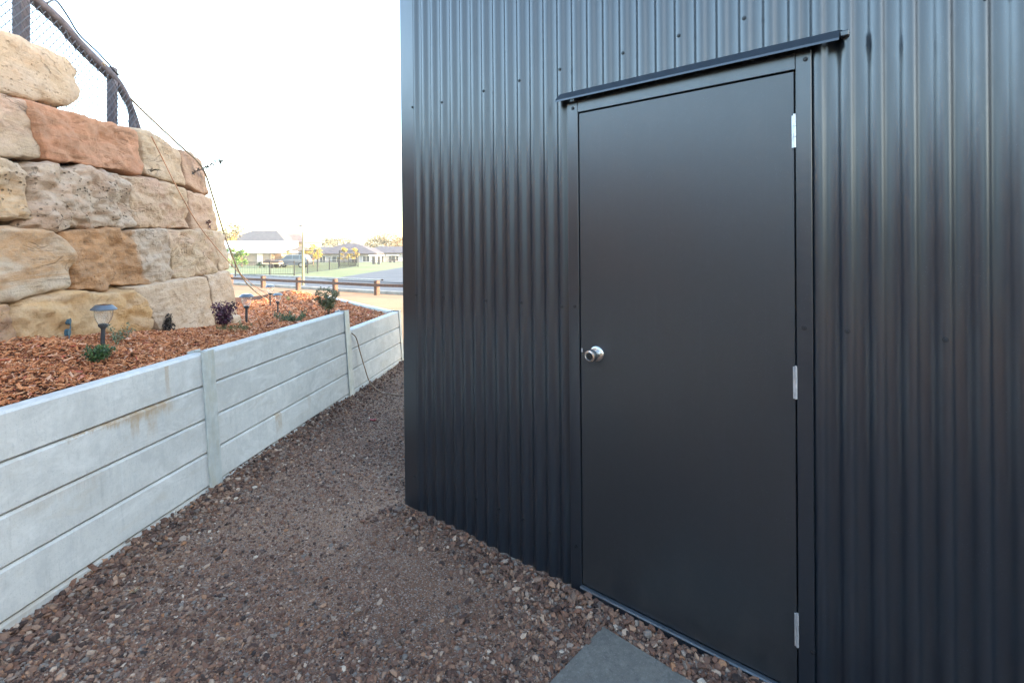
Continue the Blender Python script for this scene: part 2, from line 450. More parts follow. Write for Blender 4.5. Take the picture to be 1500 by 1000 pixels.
# head flashing: sloped top with a turned-down lip
hl, _ = wall_uz(812,152,.055); hr, hzz = wall_uz(1229,62,.055)
mb = MB(); zt = 2.128
prof = [(.005,zt+.052),(-.010,zt+.050),(-.052,zt+.012),(-.0535,zt+.004),(-.0515,zt+.004),(-.048,zt+.010),(-.012,zt+.044),(.005,zt+.046)]
mb.prism(prof, hl, hr, 'x')

head = sbuild('head_flashing', mb, M_trim)
mb = MB(); mb.box((hr+.012,-.016,zt+.030),(.024,.026,.018),bev=.003); sbuild('flashing_tab', mb, M_trim, head)
# screws
mb = MB()
Ms = Matrix.Rotation(PI/2,4,'X')
mb.lathe([(.0075,0),(.0075,.0012),(.0052,.0016),(.0052,.0022)],14,M=Ms)
hexv=[]; 
for k in range(6): hexv.append((.0048*math.cos(k*PI/3),.0048*math.sin(k*PI/3)))
mb2 = MB(); mb2.prism(hexv,.0018,.0062,'z'); mb2.warp(lambda v: Ms @ v); mb.add(mb2.v,mb2.f)
me_s = None
SCR = [(605,157),(647,150),(706,134),(757,119),(815,103),(904,80),(984,55),(1078,30),(612,432),(651,435),(710,440),(760,443),(820,449),(1228,484),(1368,496),
       (607,697),(731,746),(764,760),(803,779),(697,731),(1424,1,)]
FSCR = [(1180,87),(842,449),(1178,480),(844,800),(1191,955),(839,159)]
for i,(x,y) in enumerate(SCR+FSCR):
    on_frame = i >= len(SCR)
    u,z = wall_uz(x,y,.013 if on_frame else .009)
    if on_frame: yy=-.0125
    elif u<FW+.012: yy=-.0088; u=min(u,FW-.012)
    else:
        uo = UR if (u > 1.9 and z < OT) else U0; u = uo+round((u-uo)/PITCH)*PITCH; yy=-.0064
    if me_s is None:
        me_s = bpy.data.meshes.new('screw'); me_s.from_pydata([tuple(v) for v in mb.v],[],mb.f); me_s.update(); fix_normals(me_s); me_s.materials.append(M_rubber)
    o = bpy.data.objects.new('screw', me_s); col.objects.link(o); o.parent = shed; o.location = lean(Vector((u,yy,z)))

# ------------------------------------------------------------------ sleeper retaining wall
WX0, WY0, WK = -1.830, 2.969, .1246
wdir = Vector((WK,1,0)).normalized(); wnor = Vector((1,-WK,0)).normalized()   # towards the path
ROOT = Vector((WX0, WY0, -1.5))
rwall = tag(empty('retaining_wall', ROOT), 'pale grey concrete sleeper retaining wall with steel posts beside the gravel path', 'retaining wall')
def wpt(s, off, z):                            # s along the wall from the first seen post; wall leans into the bed
    return Vector((WX0,WY0,0)) + wdir*s + wnor*(off - .072*(z+1.10)) + Vector((0,0,z))
def mat_sleeper():
    n = N('sleeper_concrete'); v = n.map()
    a = n.noise(v, 2.3, 5); b = n.noise(v, 42, 5, .65); st = n.noise(n.map((11,11,1.3)), 2.2, 6, .6, .4); sp = n.noise(v, 150, 3)
    c = n.ramp(a, [(.3,(.52,.508,.475)),(.7,(.63,.612,.570))])
    c = n.mix(n.ramp(st,[(.52,0.),(.78,.40)]), c, (.37,.39,.40))
    c = n.mix(n.ramp(st,[(.25,.35),(.42,0.)]), c, (.60,.62,.62))
    fv = n.noise(n.map((90,90,16)), 1, 5, .7); c = n.mix(n.ramp(fv,[(.56,0.),(.74,.5)]), c, (.31,.33,.34))
    c = n.mix(n.ramp(b,[(.58,0.),(.78,.35)]), c, (.33,.34,.33))
    c = n.mix(n.ramp(sp,[(.60,0.),(.72,.55)]), c, (.28,.29,.29))
    mt = n.noise(v, 9, 8, .72); c = n.mix(n.ramp(mt,[(.46,0.),(.66,.65)]), c, (.42,.415,.395))
    m2 = n.noise(n.map((1,1,1.6)), 3.4, 9, .7, .6); c = n.mix(n.ramp(m2,[(.50,0.),(.66,.5)]), c, (.44,.435,.41)); ph = n.vor(v, 46); c = n.mix(n.math('MULTIPLY', n.ramp(ph,[(.04,1.),(.10,0.)]), n.ramp(n.noise(v,7,3),[(.5,0.),(.6,.8)])), c, (.16,.165,.16))
    # a few rust-brown seep stains running down from the joints (fixed marks on the wall)
    o = n.pos(); xyz = n.sep(o)
    wob = n.math('MULTIPLY', n.math('SUBTRACT', n.noise(n.map((14,14,5)),1.4,5,.7), .5), .055)
    wob2 = n.math('MULTIPLY', n.math('SUBTRACT', n.noise(n.map((60,60,4)),1,4,.7), .5), .11)
    def stain(y0, y1, ztop, length, amt, taper=0):
        yy = n.math('ADD', xyz[1], wob)
        t = n.math('DIVIDE', n.math('SUBTRACT', yy, y0), y1-y0)
        m = n.ramp(t, [(0,0.),(.12,1.),(.9,1.),(1,0.)])
        tt = n.math('MAXIMUM', t, .12) if taper else 1.0
        d = n.math('DIVIDE', n.math('DIVIDE', n.math('SUBTRACT', ztop, n.math('ADD', xyz[2], wob2)), length), tt)
        k = n.ramp(d, [(0,amt),(.45,amt*.8),(.8,amt*.3),(1,0.)])
        blot = n.ramp(n.noise(n.map((24,24,14)),1,5,.7), [(.32,.25),(.55,1.)])
        up = n.math('LESS_THAN', xyz[2], ztop)
        return n.math('MULTIPLY', n.math('MULTIPLY', n.math('MULTIPLY', m, k), blot), up)
    oi = n.n.new('ShaderNodeObjectInfo'); c = n.mix(n.math('MULTIPLY', oi.outputs['Random'], .34), c, (.45,.445,.42))
    dr = n.noise(n.map((34,34,.9)), 1, 5, .75); c = n.mix(n.ramp(dr,[(.57,0.),(.72,.42)]), c, (.33,.325,.30))
    wsh = n.noise(n.map((2.0,2.0,7)), 1.6, 7, .7, .5); c = n.mix(n.ramp(wsh,[(.54,0.),(.68,.38)]), c, (.47,.41,.33))
    ef = n.noise(n.map((1.4,1.4,3)), 2.4, 8, .72, .8); c = n.mix(n.ramp(ef,[(.50,0.),(.64,.55)]), c, (.68,.665,.63))
    rust = n.mix(n.noise(v,30,4), (.34,.22,.12), (.46,.35,.23))
    for a_ in ((2.10,2.72,-.845,.085,.9,1),(2.53,2.60,-.845,.17,.8),(2.44,2.49,-.845,.13,.8),(3.58,3.66,-1.24,.17,.75),(4.02,4.07,-1.24,.15,.4),(2.66,2.69,-.66,.2,.6),(1.9,2.3,-1.04,.06,.25),(3.05,4.7,-1.44,.05,.35),(1.4,3.0,-1.44,.035,.4)):
        c = n.mix(stain(*a_), c, rust)
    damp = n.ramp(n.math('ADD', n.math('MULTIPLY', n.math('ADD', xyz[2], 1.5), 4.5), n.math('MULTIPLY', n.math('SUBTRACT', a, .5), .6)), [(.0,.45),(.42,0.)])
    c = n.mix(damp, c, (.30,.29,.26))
    h = n.math('ADD', n.math('MULTIPLY', b, .5), n.math('MULTIPLY', n.noise(v,4,3), .8))
    return n.fin(c, .82, n.bump(h, .30, .006), spec=.3)
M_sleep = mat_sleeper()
n_ = N('galvanised_post'); v_ = n_.map()
M_post = n_.fin(n_.mix(n_.ramp(n_.noise(n_.map((20,20,3)),2,5),[(.45,0.),(.7,.6)]), n_.ramp(n_.noise(v_,18,6),[(.3,(.40,.42,.405)),(.7,(.54,.56,.54))]), (.44,.40,.30)), .62, n_.bump(n_.noise(v_,90,4),.15,.003), .25)
def bevel_prism_along(mb, s0, s1, z0, z1, th=.08, b=.008, seg=None):
    prof = [(-th,z0+b),(-th,z1-b),(-th+b,z1),(-b*1.3,z1),(0,z1-b*1.3),(0,z0+b*.8),(-b*.8,z0),(-th+b,z0)]
    n = max(2,int((s1-s0)/.06)); vs=[]
    for i in range(n+1):
        s = s0+(s1-s0)*i/n
        for j,(o,z) in enumerate(prof):
            ch = 0.0011*noise.noise(Vector((s*30, z*30+j, 1.3)))
            vs.append(wpt(s,o+ch,z+ch*.6))
    k=len(prof); fs=[(i*k+j,i*k+(j+1)%k,(i+1)*k+(j+1)%k,(i+1)*k+j) for i in range(n) for j in range(k)]
    fs += [tuple(range(k)), tuple(range(n*k,(n+1)*k))]
    mb.add(vs,fs)
S2 = 1.836; S3 = 3.27
S_2, S_0 = S2, -2.02
bays = [(-3.99,S_0+0.0,-.649,5),(S_0,0.0,-.649,5),(0.0,S2,-.649,5),(S2,S3,-.838,4)]
for (a,b,ztop,nn) in bays:
    for i in range(nn):
        z1 = ztop - i*.1985; z0 = z1-.1915
        mb = MB(); bevel_prism_along(mb, a+.012, b-.012, z0, z1)
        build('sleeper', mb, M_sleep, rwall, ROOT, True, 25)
def post_mb(s, ztop, w=.1):
    mb = MB()
    for (o0,o1,hw) in ((.002,.0095,w/2),(-.090,-.083,w/2),(-.083,.002,.0035)):
        vs=[]
        for z in (-1.75, ztop):
            for (o,ds) in ((o0,-hw),(o1,-hw),(o1,hw),(o0,hw)): vs.append(wpt(s+ds,o,z))
        mb.add(vs,[(0,1,2,3),(4,5,6,7),(0,1,5,4),(1,2,6,5),(2,3,7,6),(3,0,4,7)])
    return mb
for (s,zt_,w) in ((S_0,-.640,.1),(.0,-.640,.1),(S2,-.636,.095),(S3+.015,-.825,.07)):
    build('post', post_mb(s, zt_, w), M_post, rwall, ROOT)
# return leg of the wall
C3 = wpt(S3+.04,-.05,0); C3.z=0
rd = Vector((-1.36,1.63,0)).normalized(); rn = Vector((rd.y,-rd.x,0))
rl = 0
for L,drop in ((2.3,0),(1.9,.1985)):
    for i in range(4 if drop==0 else 3):
        z1 = -.838 - drop - i*.1985; z0=z1-.1945
        mb = MB(); a = C3+rd*(rl+.03); b = C3+rd*(rl+L-.012); c = (a+b)/2
        mb.box((c.x,c.y,(z0+z1)/2),(L-.042,.08,z1-z0),rot=(0,0,math.atan2(rd.y,rd.x)),bev=.006)
        build('sleeper', mb, M_sleep, rwall, ROOT)
    rl += L
    mb = MB(); q = C3+rd*rl+rn*.05
    for (o,d) in ((.0,(.1,.008)),(-.045,(.007,.08))):
        p = C3+rd*(rl)+rn*(.045+o); mb.box((p.x,p.y,-1.25-drop/2),(d[0],d[1],.84-drop),rot=(0,0,math.atan2(rd.y,rd.x)))
    build('post', mb, M_post, rwall, ROOT)

# ------------------------------------------------------------------ mulch bed
RC, RK = 2.22, -.134                           # rock face line: X = -RC + RK*Y
def bed_z(X, Y):
    X=np.asarray(X,float); Y=np.asarray(Y,float)
    xw = WX0+.03+WK*(Y-WY0)-.09; xr = -RC+RK*Y+.02
    zr = np.interp(Y,[-2,1,2.54,3.13,5.14,6.78,7.55,9.5],[-.40,-.42,-.498,-.568,-.835,-.94,-.95,-1.0])
    zw = np.interp(Y,[-2,1.9,3,4.6,4.95,6.2,9.5],[-.668,-.668,-.670,-.70,-.875,-.895,-.96])
    t = np.clip((X-xr)/np.maximum(xw-xr,.05),-.3,1)
    z = zr+(zw-zr)*t
    dd=-((X-C3.x)*rn.x+(Y-C3.y)*rn.y); kk=np.exp(-(np.maximum(dd,0)/.45)**2)*np.clip((Y-4.9)*4,0,1); z=z*(1-kk)-.862*kk
    z = z + .010*np.sin(5*X+3*Y)+.007*np.sin(11*Y-7*X)
    return z - .01
def in_bed(X, Y):
    xw = WX0+WK*(Y-WY0)-.085-.03
    a = X < xw
    # inside the return leg
    d = (X-C3.x)*rn.x+(Y-C3.y)*rn.y
    return a & (d < -.05)
n_ = N('mulch_soil'); v_ = n_.map()
M_bed = n_.fin(n_.ramp(n_.noise(v_,40,6,.7),[(.35,(.035,.016,.010)),(.6,(.14,.055,.028)),(.75,(.26,.11,.06))]), .95, n_.bump(n_.noise(v_,60,5,.7),1.,.02), spec=.15)
def bed_sheet():
    vs=[];fs=[]; ysb = np.arange(-2,9.6,.06); m=40; idx=[]
    for Y in ysb:
        xw = WX0+WK*(Y-WY0)-.075
        # clip to the return leg
        if Y > C3.y:
            xmax = C3.x - (-(Y-C3.y)*rn.y + -.03)/-rn.x if False else C3.x + (-.03-(Y-C3.y)*rn.y)/rn.x
            xw = min(xw, xmax)
        for k in range(m):
            X = xw - (k/(m-1))**1.2*2.9; vs.append((X,Y,float(bed_z(X,Y))))
    n=len(ysb)
    for i in range(n-1):
        for k in range(m-1): fs.append((i*m+k,i*m+k+1,(i+1)*m+k+1,(i+1)*m+k))
    # skirt down at the far end so the bed is a bank, not a sheet
    base=len(vs)
    for k in range(m):
        v=vs[(n-1)*m+k]; vs.append((v[0]+.1,v[1]+1.2,-1.62))
    for k in range(m-1): fs.append(((n-1)*m+k,(n-1)*m+k+1,base+k+1,base+k))
    return vs,fs
vs,fs = bed_sheet(); o = np_mesh('garden_bed', vs, fs, M_bed, smooth=True); o['kind']='structure'
def chips(N_, seed):
    r = np.random.default_rng(seed); X=[];Y=[]
    yy = r.uniform(.2,9.3,N_*4); xx = r.uniform(-4.6,-1.2,N_*4)
    xr = -RC+RK*yy
    ok = in_bed(xx,yy) & ((xx > xr-.08)|(yy>5.2)) & (xx/yy > -6) & (r.uniform(0,1,N_*4) < np.clip((3.4/yy)**1.6,.10,1)*np.where(xx/yy<-1.12,.6,1))
    xx=xx[ok][:N_]; yy=yy[ok][:N_]; n=len(xx)
    far = np.clip(yy/3.6,1,2.0)
    L = r.lognormal(math.log(.0175),.50,n)*far; W = L*r.uniform(.16,.5,n); T = r.uniform(.0015,.005,n)*far
    ang=r.uniform(0,2*PI,n); til=r.normal(0,.35,n); rol=r.normal(0,.5,n)
    ca,sa=np.cos(ang),np.sin(ang); ct,st=np.cos(til),np.sin(til); cr,sr=np.cos(rol),np.sin(rol)
    ax=np.stack([ca*ct,sa*ct,st],-1); b0=np.stack([-sa,ca,0*ca],-1); c0=np.cross(ax,b0)
    bx=b0*cr[:,None]+c0*sr[:,None]; cx=np.cross(ax,bx)
    ctr=np.stack([xx,yy,bed_z(xx,yy)+r.uniform(-.002,.016,n)],-1)
    tpl=np.array([(-1,-.5,-1),(-.8,.6,-1),(.75,.7,-1),(1,-.4,-1),(-1,-.5,1),(-.8,.6,1),(.75,.7,1),(1,-.4,1)],float)
    jit=r.uniform(.7,1.25,(n,8,3)); t=tpl[None]*jit
    V=ctr[:,None]+t[...,0:1]*(L/2)[:,None,None]*ax[:,None]+t[...,1:2]*(W/2)[:,None,None]*bx[:,None]*1.3+t[...,2:3]*(T/2)[:,None,None]*cx[:,None]
    q=np.array([(3,2,1,0),(4,5,6,7),(0,1,5,4),(1,2,6,5),(2,3,7,6),(3,0,4,7)])
    Fq=(np.arange(n)*8)[:,None,None]+q[None]
    return V.reshape(-1,3), Fq.reshape(-1,4)
n_ = N('bark_chips'); is_ = n_.island()
cc = n_.ramp(is_,[(.0,(.07,.026,.016)),(.10,(.22,.072,.034)),(.32,(.46,.165,.066)),(.58,(.57,.235,.100)),(.80,(.63,.31,.155)),(.93,(.66,.40,.27)),(1.,(.40,.07,.04))])
M_chip = n_.fin(n_.mix(n_.ramp(n_.noise(n_.map((1,1,1)),110,4),[(.4,0.),(.7,.45)]), cc, (.13,.045,.025)), .85, spec=.25)
V_,F_ = chips(92000, 5); o=np_mesh('mulch', V_, F_, M_chip); tag(o,'reddish brown bark chip mulch covering the raised bed','mulch',kind='stuff')

# ------------------------------------------------------------------ gravel stones
def ico():
    t=(1+5**.5)/2
    v=np.array([(-1,t,0),(1,t,0),(-1,-t,0),(1,-t,0),(0,-1,t),(0,1,t),(0,-1,-t),(0,1,-t),(t,0,-1),(t,0,1),(-t,0,-1),(-t,0,1)],float); v/=np.linalg.norm(v[0])
    f=np.array([(0,11,5),(0,5,1),(0,1,7),(0,7,10),(0,10,11),(1,5,9),(5,11,4),(11,10,2),(10,7,6),(7,1,8),(3,9,4),(3,4,2),(3,2,6),(3,6,8),(3,8,9),(4,9,5),(2,4,11),(6,2,10),(8,6,7),(9,8,1)])
    return v,f
PAV = None
pav_c = Vector((.372,1.50,0)); pav_a = Vector((.735,-.678,0)).normalized(); pav_b = Vector((-pav_a.y,pav_a.x,0))*-1
PAVW = .62
pav_corner = Vector((.357,1.920,0))
def pav_uv(X,Y): dx=X-pav_corner.x; dy=Y-pav_corner.y; return dx*pav_a.x+dy*pav_a.y, dx*pav_b.x+dy*pav_b.y
def stones(N_, seed, smin, smax, ymin, ymax, dens, lift=.0):
    r=np.random.default_rng(seed); M=N_*14
    u=r.uniform(0,1,M); yy=1/((1/ymin)*(1-u)+(1/ymax)*u); xx=r.uniform(-1.45,1.25,M)*yy
    xw=WX0+WK*(yy-WY0)+.02
    su=(xx-SH.x)*sn.x+(yy-SH.y)*sn.y                       # distance into the shed
    pu,pv=pav_uv(xx,yy)
    uu=(xx-SH.x)*sd.x+(yy-SH.y)*sd.y
    # beyond the corner the side wall bounds the yard
    left=((xx-SH.x)*sd.x+(yy-SH.y)*sd.y) < -.03
    ok=(xx>xw-.02)&((su<-.025)|left)&~((pu>.003*np.sin(37*pv)+.001)&(pu<PAVW)&(pv>.003*np.sin(41*pu+1)+.001)&(pv<PAVW)&~((r.uniform(0,1,M)<.010)&(smax<.008)))
    dw=xx-xw; ds=np.where(left, 9, -su)
    ok&= r.uniform(0,1,M) < dens(xx,yy,dw,ds)
    xx=xx[ok][:N_]; yy=yy[ok][:N_]; dw=dw[ok][:N_]; ds=ds[ok][:N_]; n=len(xx)
    s=smin*(smax/smin)**r.power(.55,n)
    edge=np.exp(-(dw/.22)**2)+np.exp(-(ds/.22)**2)
    s*=(1+.35*np.clip(edge,0,1))
    v,f=ico()
    jit=1+r.normal(0,.24,(n,12)); V=v[None]*jit[...,None]
    sc=np.stack([r.uniform(.8,1.35,n),r.uniform(.65,1.05,n),r.uniform(.42,.8,n)],-1); V=V*sc[:,None]
    q=r.normal(0,1,(n,4))*np.array([1,.25,.25,1]); q/=np.linalg.norm(q,axis=1)[:,None]; w,x,y,z=q.T
    R=np.stack([1-2*(y*y+z*z),2*(x*y-z*w),2*(x*z+y*w),2*(x*y+z*w),1-2*(x*x+z*z),2*(y*z-x*w),2*(x*z-y*w),2*(y*z+x*w),1-2*(x*x+y*y)],-1).reshape(n,3,3)
    V=np.einsum('nij,nkj->nki',R,V)*(s/2)[:,None,None]
    c=np.stack([xx,yy,gz(xx,yy)+s*.12+lift+r.uniform(0,.5,n)*s*np.clip(edge,0,1)],-1)
    V=V+c[:,None]
    Fq=(np.arange(n)*12)[:,None,None]+f[None]
    return V.reshape(-1,3),Fq.reshape(-1,3),n
def patchy(X,Y): return .5+.5*np.sin(2.3*X+1.1*Y+.5)*np.sin(1.9*Y-1.2*X+.8)
def d_coarse(X,Y,dw,ds):
    e=np.exp(-(dw/.24)**2)+np.exp(-(ds/.26)**2)
    near=np.exp(-((X+.55)**2/.35+(Y-1.55)**2/.10))+ .8*np.exp(-((X+1.5)**2/.12+(Y-1.75)**2/.3))+.7*np.exp(-((X-.15)**2/.15+(Y-1.75)**2/.12))
    mid=np.exp(-((X+.35)**2/.16+(Y-2.25)**2/.28))
    return np.clip(.20+.9*e+.6*near+.12*patchy(X,Y)-.35*mid,.012,1)
def d_mid(X,Y,dw,ds):
    mid=np.exp(-((X+.30)**2/.16+(Y-2.2)**2/.30))
    return np.clip(.55+.35*patchy(X,Y)-.58*mid-.2*np.exp(-((X+.75)**2/.2+(Y-3.0)**2/.3)),.04,1)
def d_fine(X,Y,dw,ds):
    mid=np.exp(-((X+.25)**2/.14+(Y-2.1)**2/.25))+.6*np.exp(-((X+.75)**2/.2+(Y-3.0)**2/.3))
    return np.clip(.75-.25*patchy(X,Y)-.5*mid,.1,1)
n_=N('gravel_stones'); is_=n_.island(); v_=n_.map()
cs=n_.ramp(is_,[(0,(.026,.016,.013)),(.14,(.090,.045,.031)),(.30,(.195,.094,.058)),(.46,(.112,.061,.043)),(.58,(.270,.140,.084)),(.69,(.112,.082,.067)),(.79,(.32,.185,.117)),(.88,(.155,.135,.120)),(.945,(.42,.295,.21)),(.975,(.31,.128,.050)),(1,(.57,.47,.37))])
M_stone=n_.fin(n_.mix(n_.ramp(n_.noise(v_,220,4),[(.4,0.),(.7,.35)]),cs,(.06,.048,.043)),.82,n_.bump(n_.noise(v_,420,3),.3,.0012),spec=.35)
allV=[];allF=[];base=0
for (N_,sd_,a,b,y0,y1,dn,lf) in ((21000,21,.010,.027,1.2,6.0,d_coarse,.002),(64000,22,.007,.016,1.2,6.5,d_mid,0),(72000,24,.0030,.0065,1.2,4.2,d_fine,0),(29000,23,.009,.024,2.6,8.2,lambda X,Y,dw,ds:np.clip((Y-2.7)/1.6,0,.85)+0*X,0)):
    V_,F_,k=stones(N_,sd_,a,b,y0,y1,dn,lf); allV.append(V_);allF.append(F_+base);base+=len(V_)
o=np_mesh('gravel', np.concatenate(allV), np.concatenate(allF), M_stone); tag(o,'loose mixed brown and grey gravel along the path','gravel',kind='stuff')
# dry grass wisps
# paver
gp=float(gz(pav_corner.x,pav_corner.y-.2))
pc=pav_corner+(pav_a+pav_b)*(PAVW/2)
n_=N('paver_grey'); v_=n_.map()
c_=n_.ramp(n_.noise(v_,5,6,.6),[(.3,(.100,.092,.079)),(.7,(.155,.142,.121))])
c_=n_.mix(n_.ramp(n_.noise(v_,18,5,.7),[(.60,0.),(.8,.5)]),c_,(.27,.23,.19))
pv_=n_.vor(v_,75); c_=n_.mix(n_.math('MULTIPLY',n_.ramp(pv_,[(.06,1.),(.14,0.)]),n_.ramp(n_.noise(v_,9,3),[(.46,0.),(.56,.85)])),c_,(.05,.048,.045)); c_=n_.mix(n_.ramp(n_.noise(v_,34,8,.75),[(.47,0.),(.62,.5)]),c_,(.20,.185,.16)); c_=n_.mix(n_.ramp(n_.noise(v_,60,6,.75),[(.34,.6),(.47,0.)]),c_,(.07,.066,.060)); c_=n_.mix(n_.ramp(n_.noise(v_,2.6,7,.7,.8),[(.52,0.),(.64,.5)]),c_,(.10,.095,.085)); c_=n_.mix(n_.ramp(n_.noise(v_,260,3),[(.56,0.),(.7,.5)]),c_,(.26,.25,.23))
M_pav=n_.fin(c_,.8,n_.bump(n_.noise(v_,160,4),.25,.002),spec=.4)
mb=MB(); mb.box((pc.x,pc.y,gp-.008),(PAVW,PAVW,.045),rot=(0,0,math.atan2(pav_a.y,pav_a.x)),bev=.004)
o=build('paver',mb,M_pav,origin=(pc.x,pc.y,gp-.03)); tag(o,'plain dark grey square paver laid in gravel before the shed door','paver')

# ------------------------------------------------------------------ sandstone blocks
def rock_pt(x,y,c):
    r=(x-CX)/F; Y=c/(-r+RK); Y=max(Y,.9)
    return Vector((r*Y,Y,(HY-y)/F*Y))
rface=Vector((1,-RK,0)).normalized()           # out of the wall
def mat_rock(name, c1, c2, c3, band=3.0, pit=0.0, seed=0, rot=(0,.3,.2), amt=.6, split=None):
    c1,c2,c3=[(x[0]*.94*.76+.47*.24,x[1]*.825*.76+.365*.24,x[2]*.735*.76+.290*.24) for x in (c1,c2,c3)]
    n=N(name); v=n.map((1,1,1),(seed*3.1,seed*1.7,seed)); vb=n.map((.7,.7,3.2),(seed,seed*2,0),rot)
    a=n.noise(v,2.1,5,.6,.4); b=n.noise(vb,band,6,.62,1.3); f=n.noise(v,45,7,.72); sp=n.noise(v,120,4,.7)
    c=n.mix(n.ramp(a,[(.38,0.),(.62,1.)]),c1,c2)
    c=n.mix(n.ramp(b,[(.48,0.),(.60,amt),(.66,amt*.3),(.80,amt)]),c,c3)
    if split:
        yy=n.math('ADD',n.sep(n.pos())[1],n.math('MULTIPLY',n.math('SUBTRACT',n.noise(v,4,6,.65),.5),.5))
        yy=n.math('ADD',yy,n.math('MULTIPLY',n.sep(n.pos())[2],.45))
        c=n.mix(n.ramp(n.math('ADD',n.math('MULTIPLY',n.math('SUBTRACT',yy,split[0]),6.),.5),[(.3,.9),(.6,0.)]),c,n.mix(n.ramp(n.noise(vb,5,6,.65,1.),[(.40,0.),(.62,1.)]),split[1],tuple(x*.6 for x in split[1])))
    c=n.mix(n.ramp(f,[(.34,.45),(.50,0.)]),c,tuple(x*.58 for x in c1))
    wt=n.noise(n.map((1,1,1),(seed,0,seed)),3.2,7,.7,.8); c=n.mix(n.ramp(wt,[(.56,0.),(.68,.5)]),c,tuple(x*.66 for x in c3))
    c=n.mix(n.ramp(sp,[(.58,0.),(.74,.5)]),c,tuple(min(.8,x*1.25+.03) for x in c2))
    ck=n.noise(n.map((1,1,2.2),(seed*2,seed,1),(rot[0],rot[1]+.5,rot[2])),2.6,4,.55,1.6); cl=n.ramp(n.math('ABSOLUTE',n.math('SUBTRACT',ck,.5)),[(.0,1.),(.012,.5),(.03,0.)])
    cm=n.math('MULTIPLY',cl,n.ramp(n.noise(v,3.3,3),[(.52,0.),(.64,1.)]))
    c=n.mix(n.math('MULTIPLY',cm,.5),c,tuple(x*.38 for x in c1))
    ln=n.noise(n.map((2,2,26),(seed,0,0),rot),1.6,5,.65,.8); c=n.mix(n.ramp(ln,[(.54,0.),(.66,.30)]),c,tuple(x*.72 for x in c3))
    h=n.math('SUBTRACT',n.math('ADD',n.math('ADD',n.math('MULTIPLY',f,.8),n.math('MULTIPLY',b,.9)),n.math('MULTIPLY',ln,.5)),n.math('MULTIPLY',cm,.9))
    nb=n.bump(h,.62,.018)
    if pit>0:
        vo=n.vor(n.map((1,1,1)),34); pt_=n.ramp(vo,[(.08,0.),(.30,1.)])
        msk=n.ramp(n.noise(v,5,4),[(.42,0.),(.56,pit)])
        inv=n.math('MULTIPLY',n.math('SUBTRACT',1.,pt_),msk)
        c=n.mix(inv,c,tuple(x*.45 for x in c1))
        nb=n.bump(n.math('MULTIPLY',inv,-1.),.8,.02,nb)
    return n.fin(c,.92,nb,spec=.2)
CREAM=(.50,.42,.30); GREYC=(.44,.385,.315); BUFF=(.52,.40,.27); ORNG=(.45,.205,.105); PINK=(.47,.32,.24); GOLD=(.55,.335,.115); BRN=(.32,.19,.115); PALE=(.58,.50,.41)
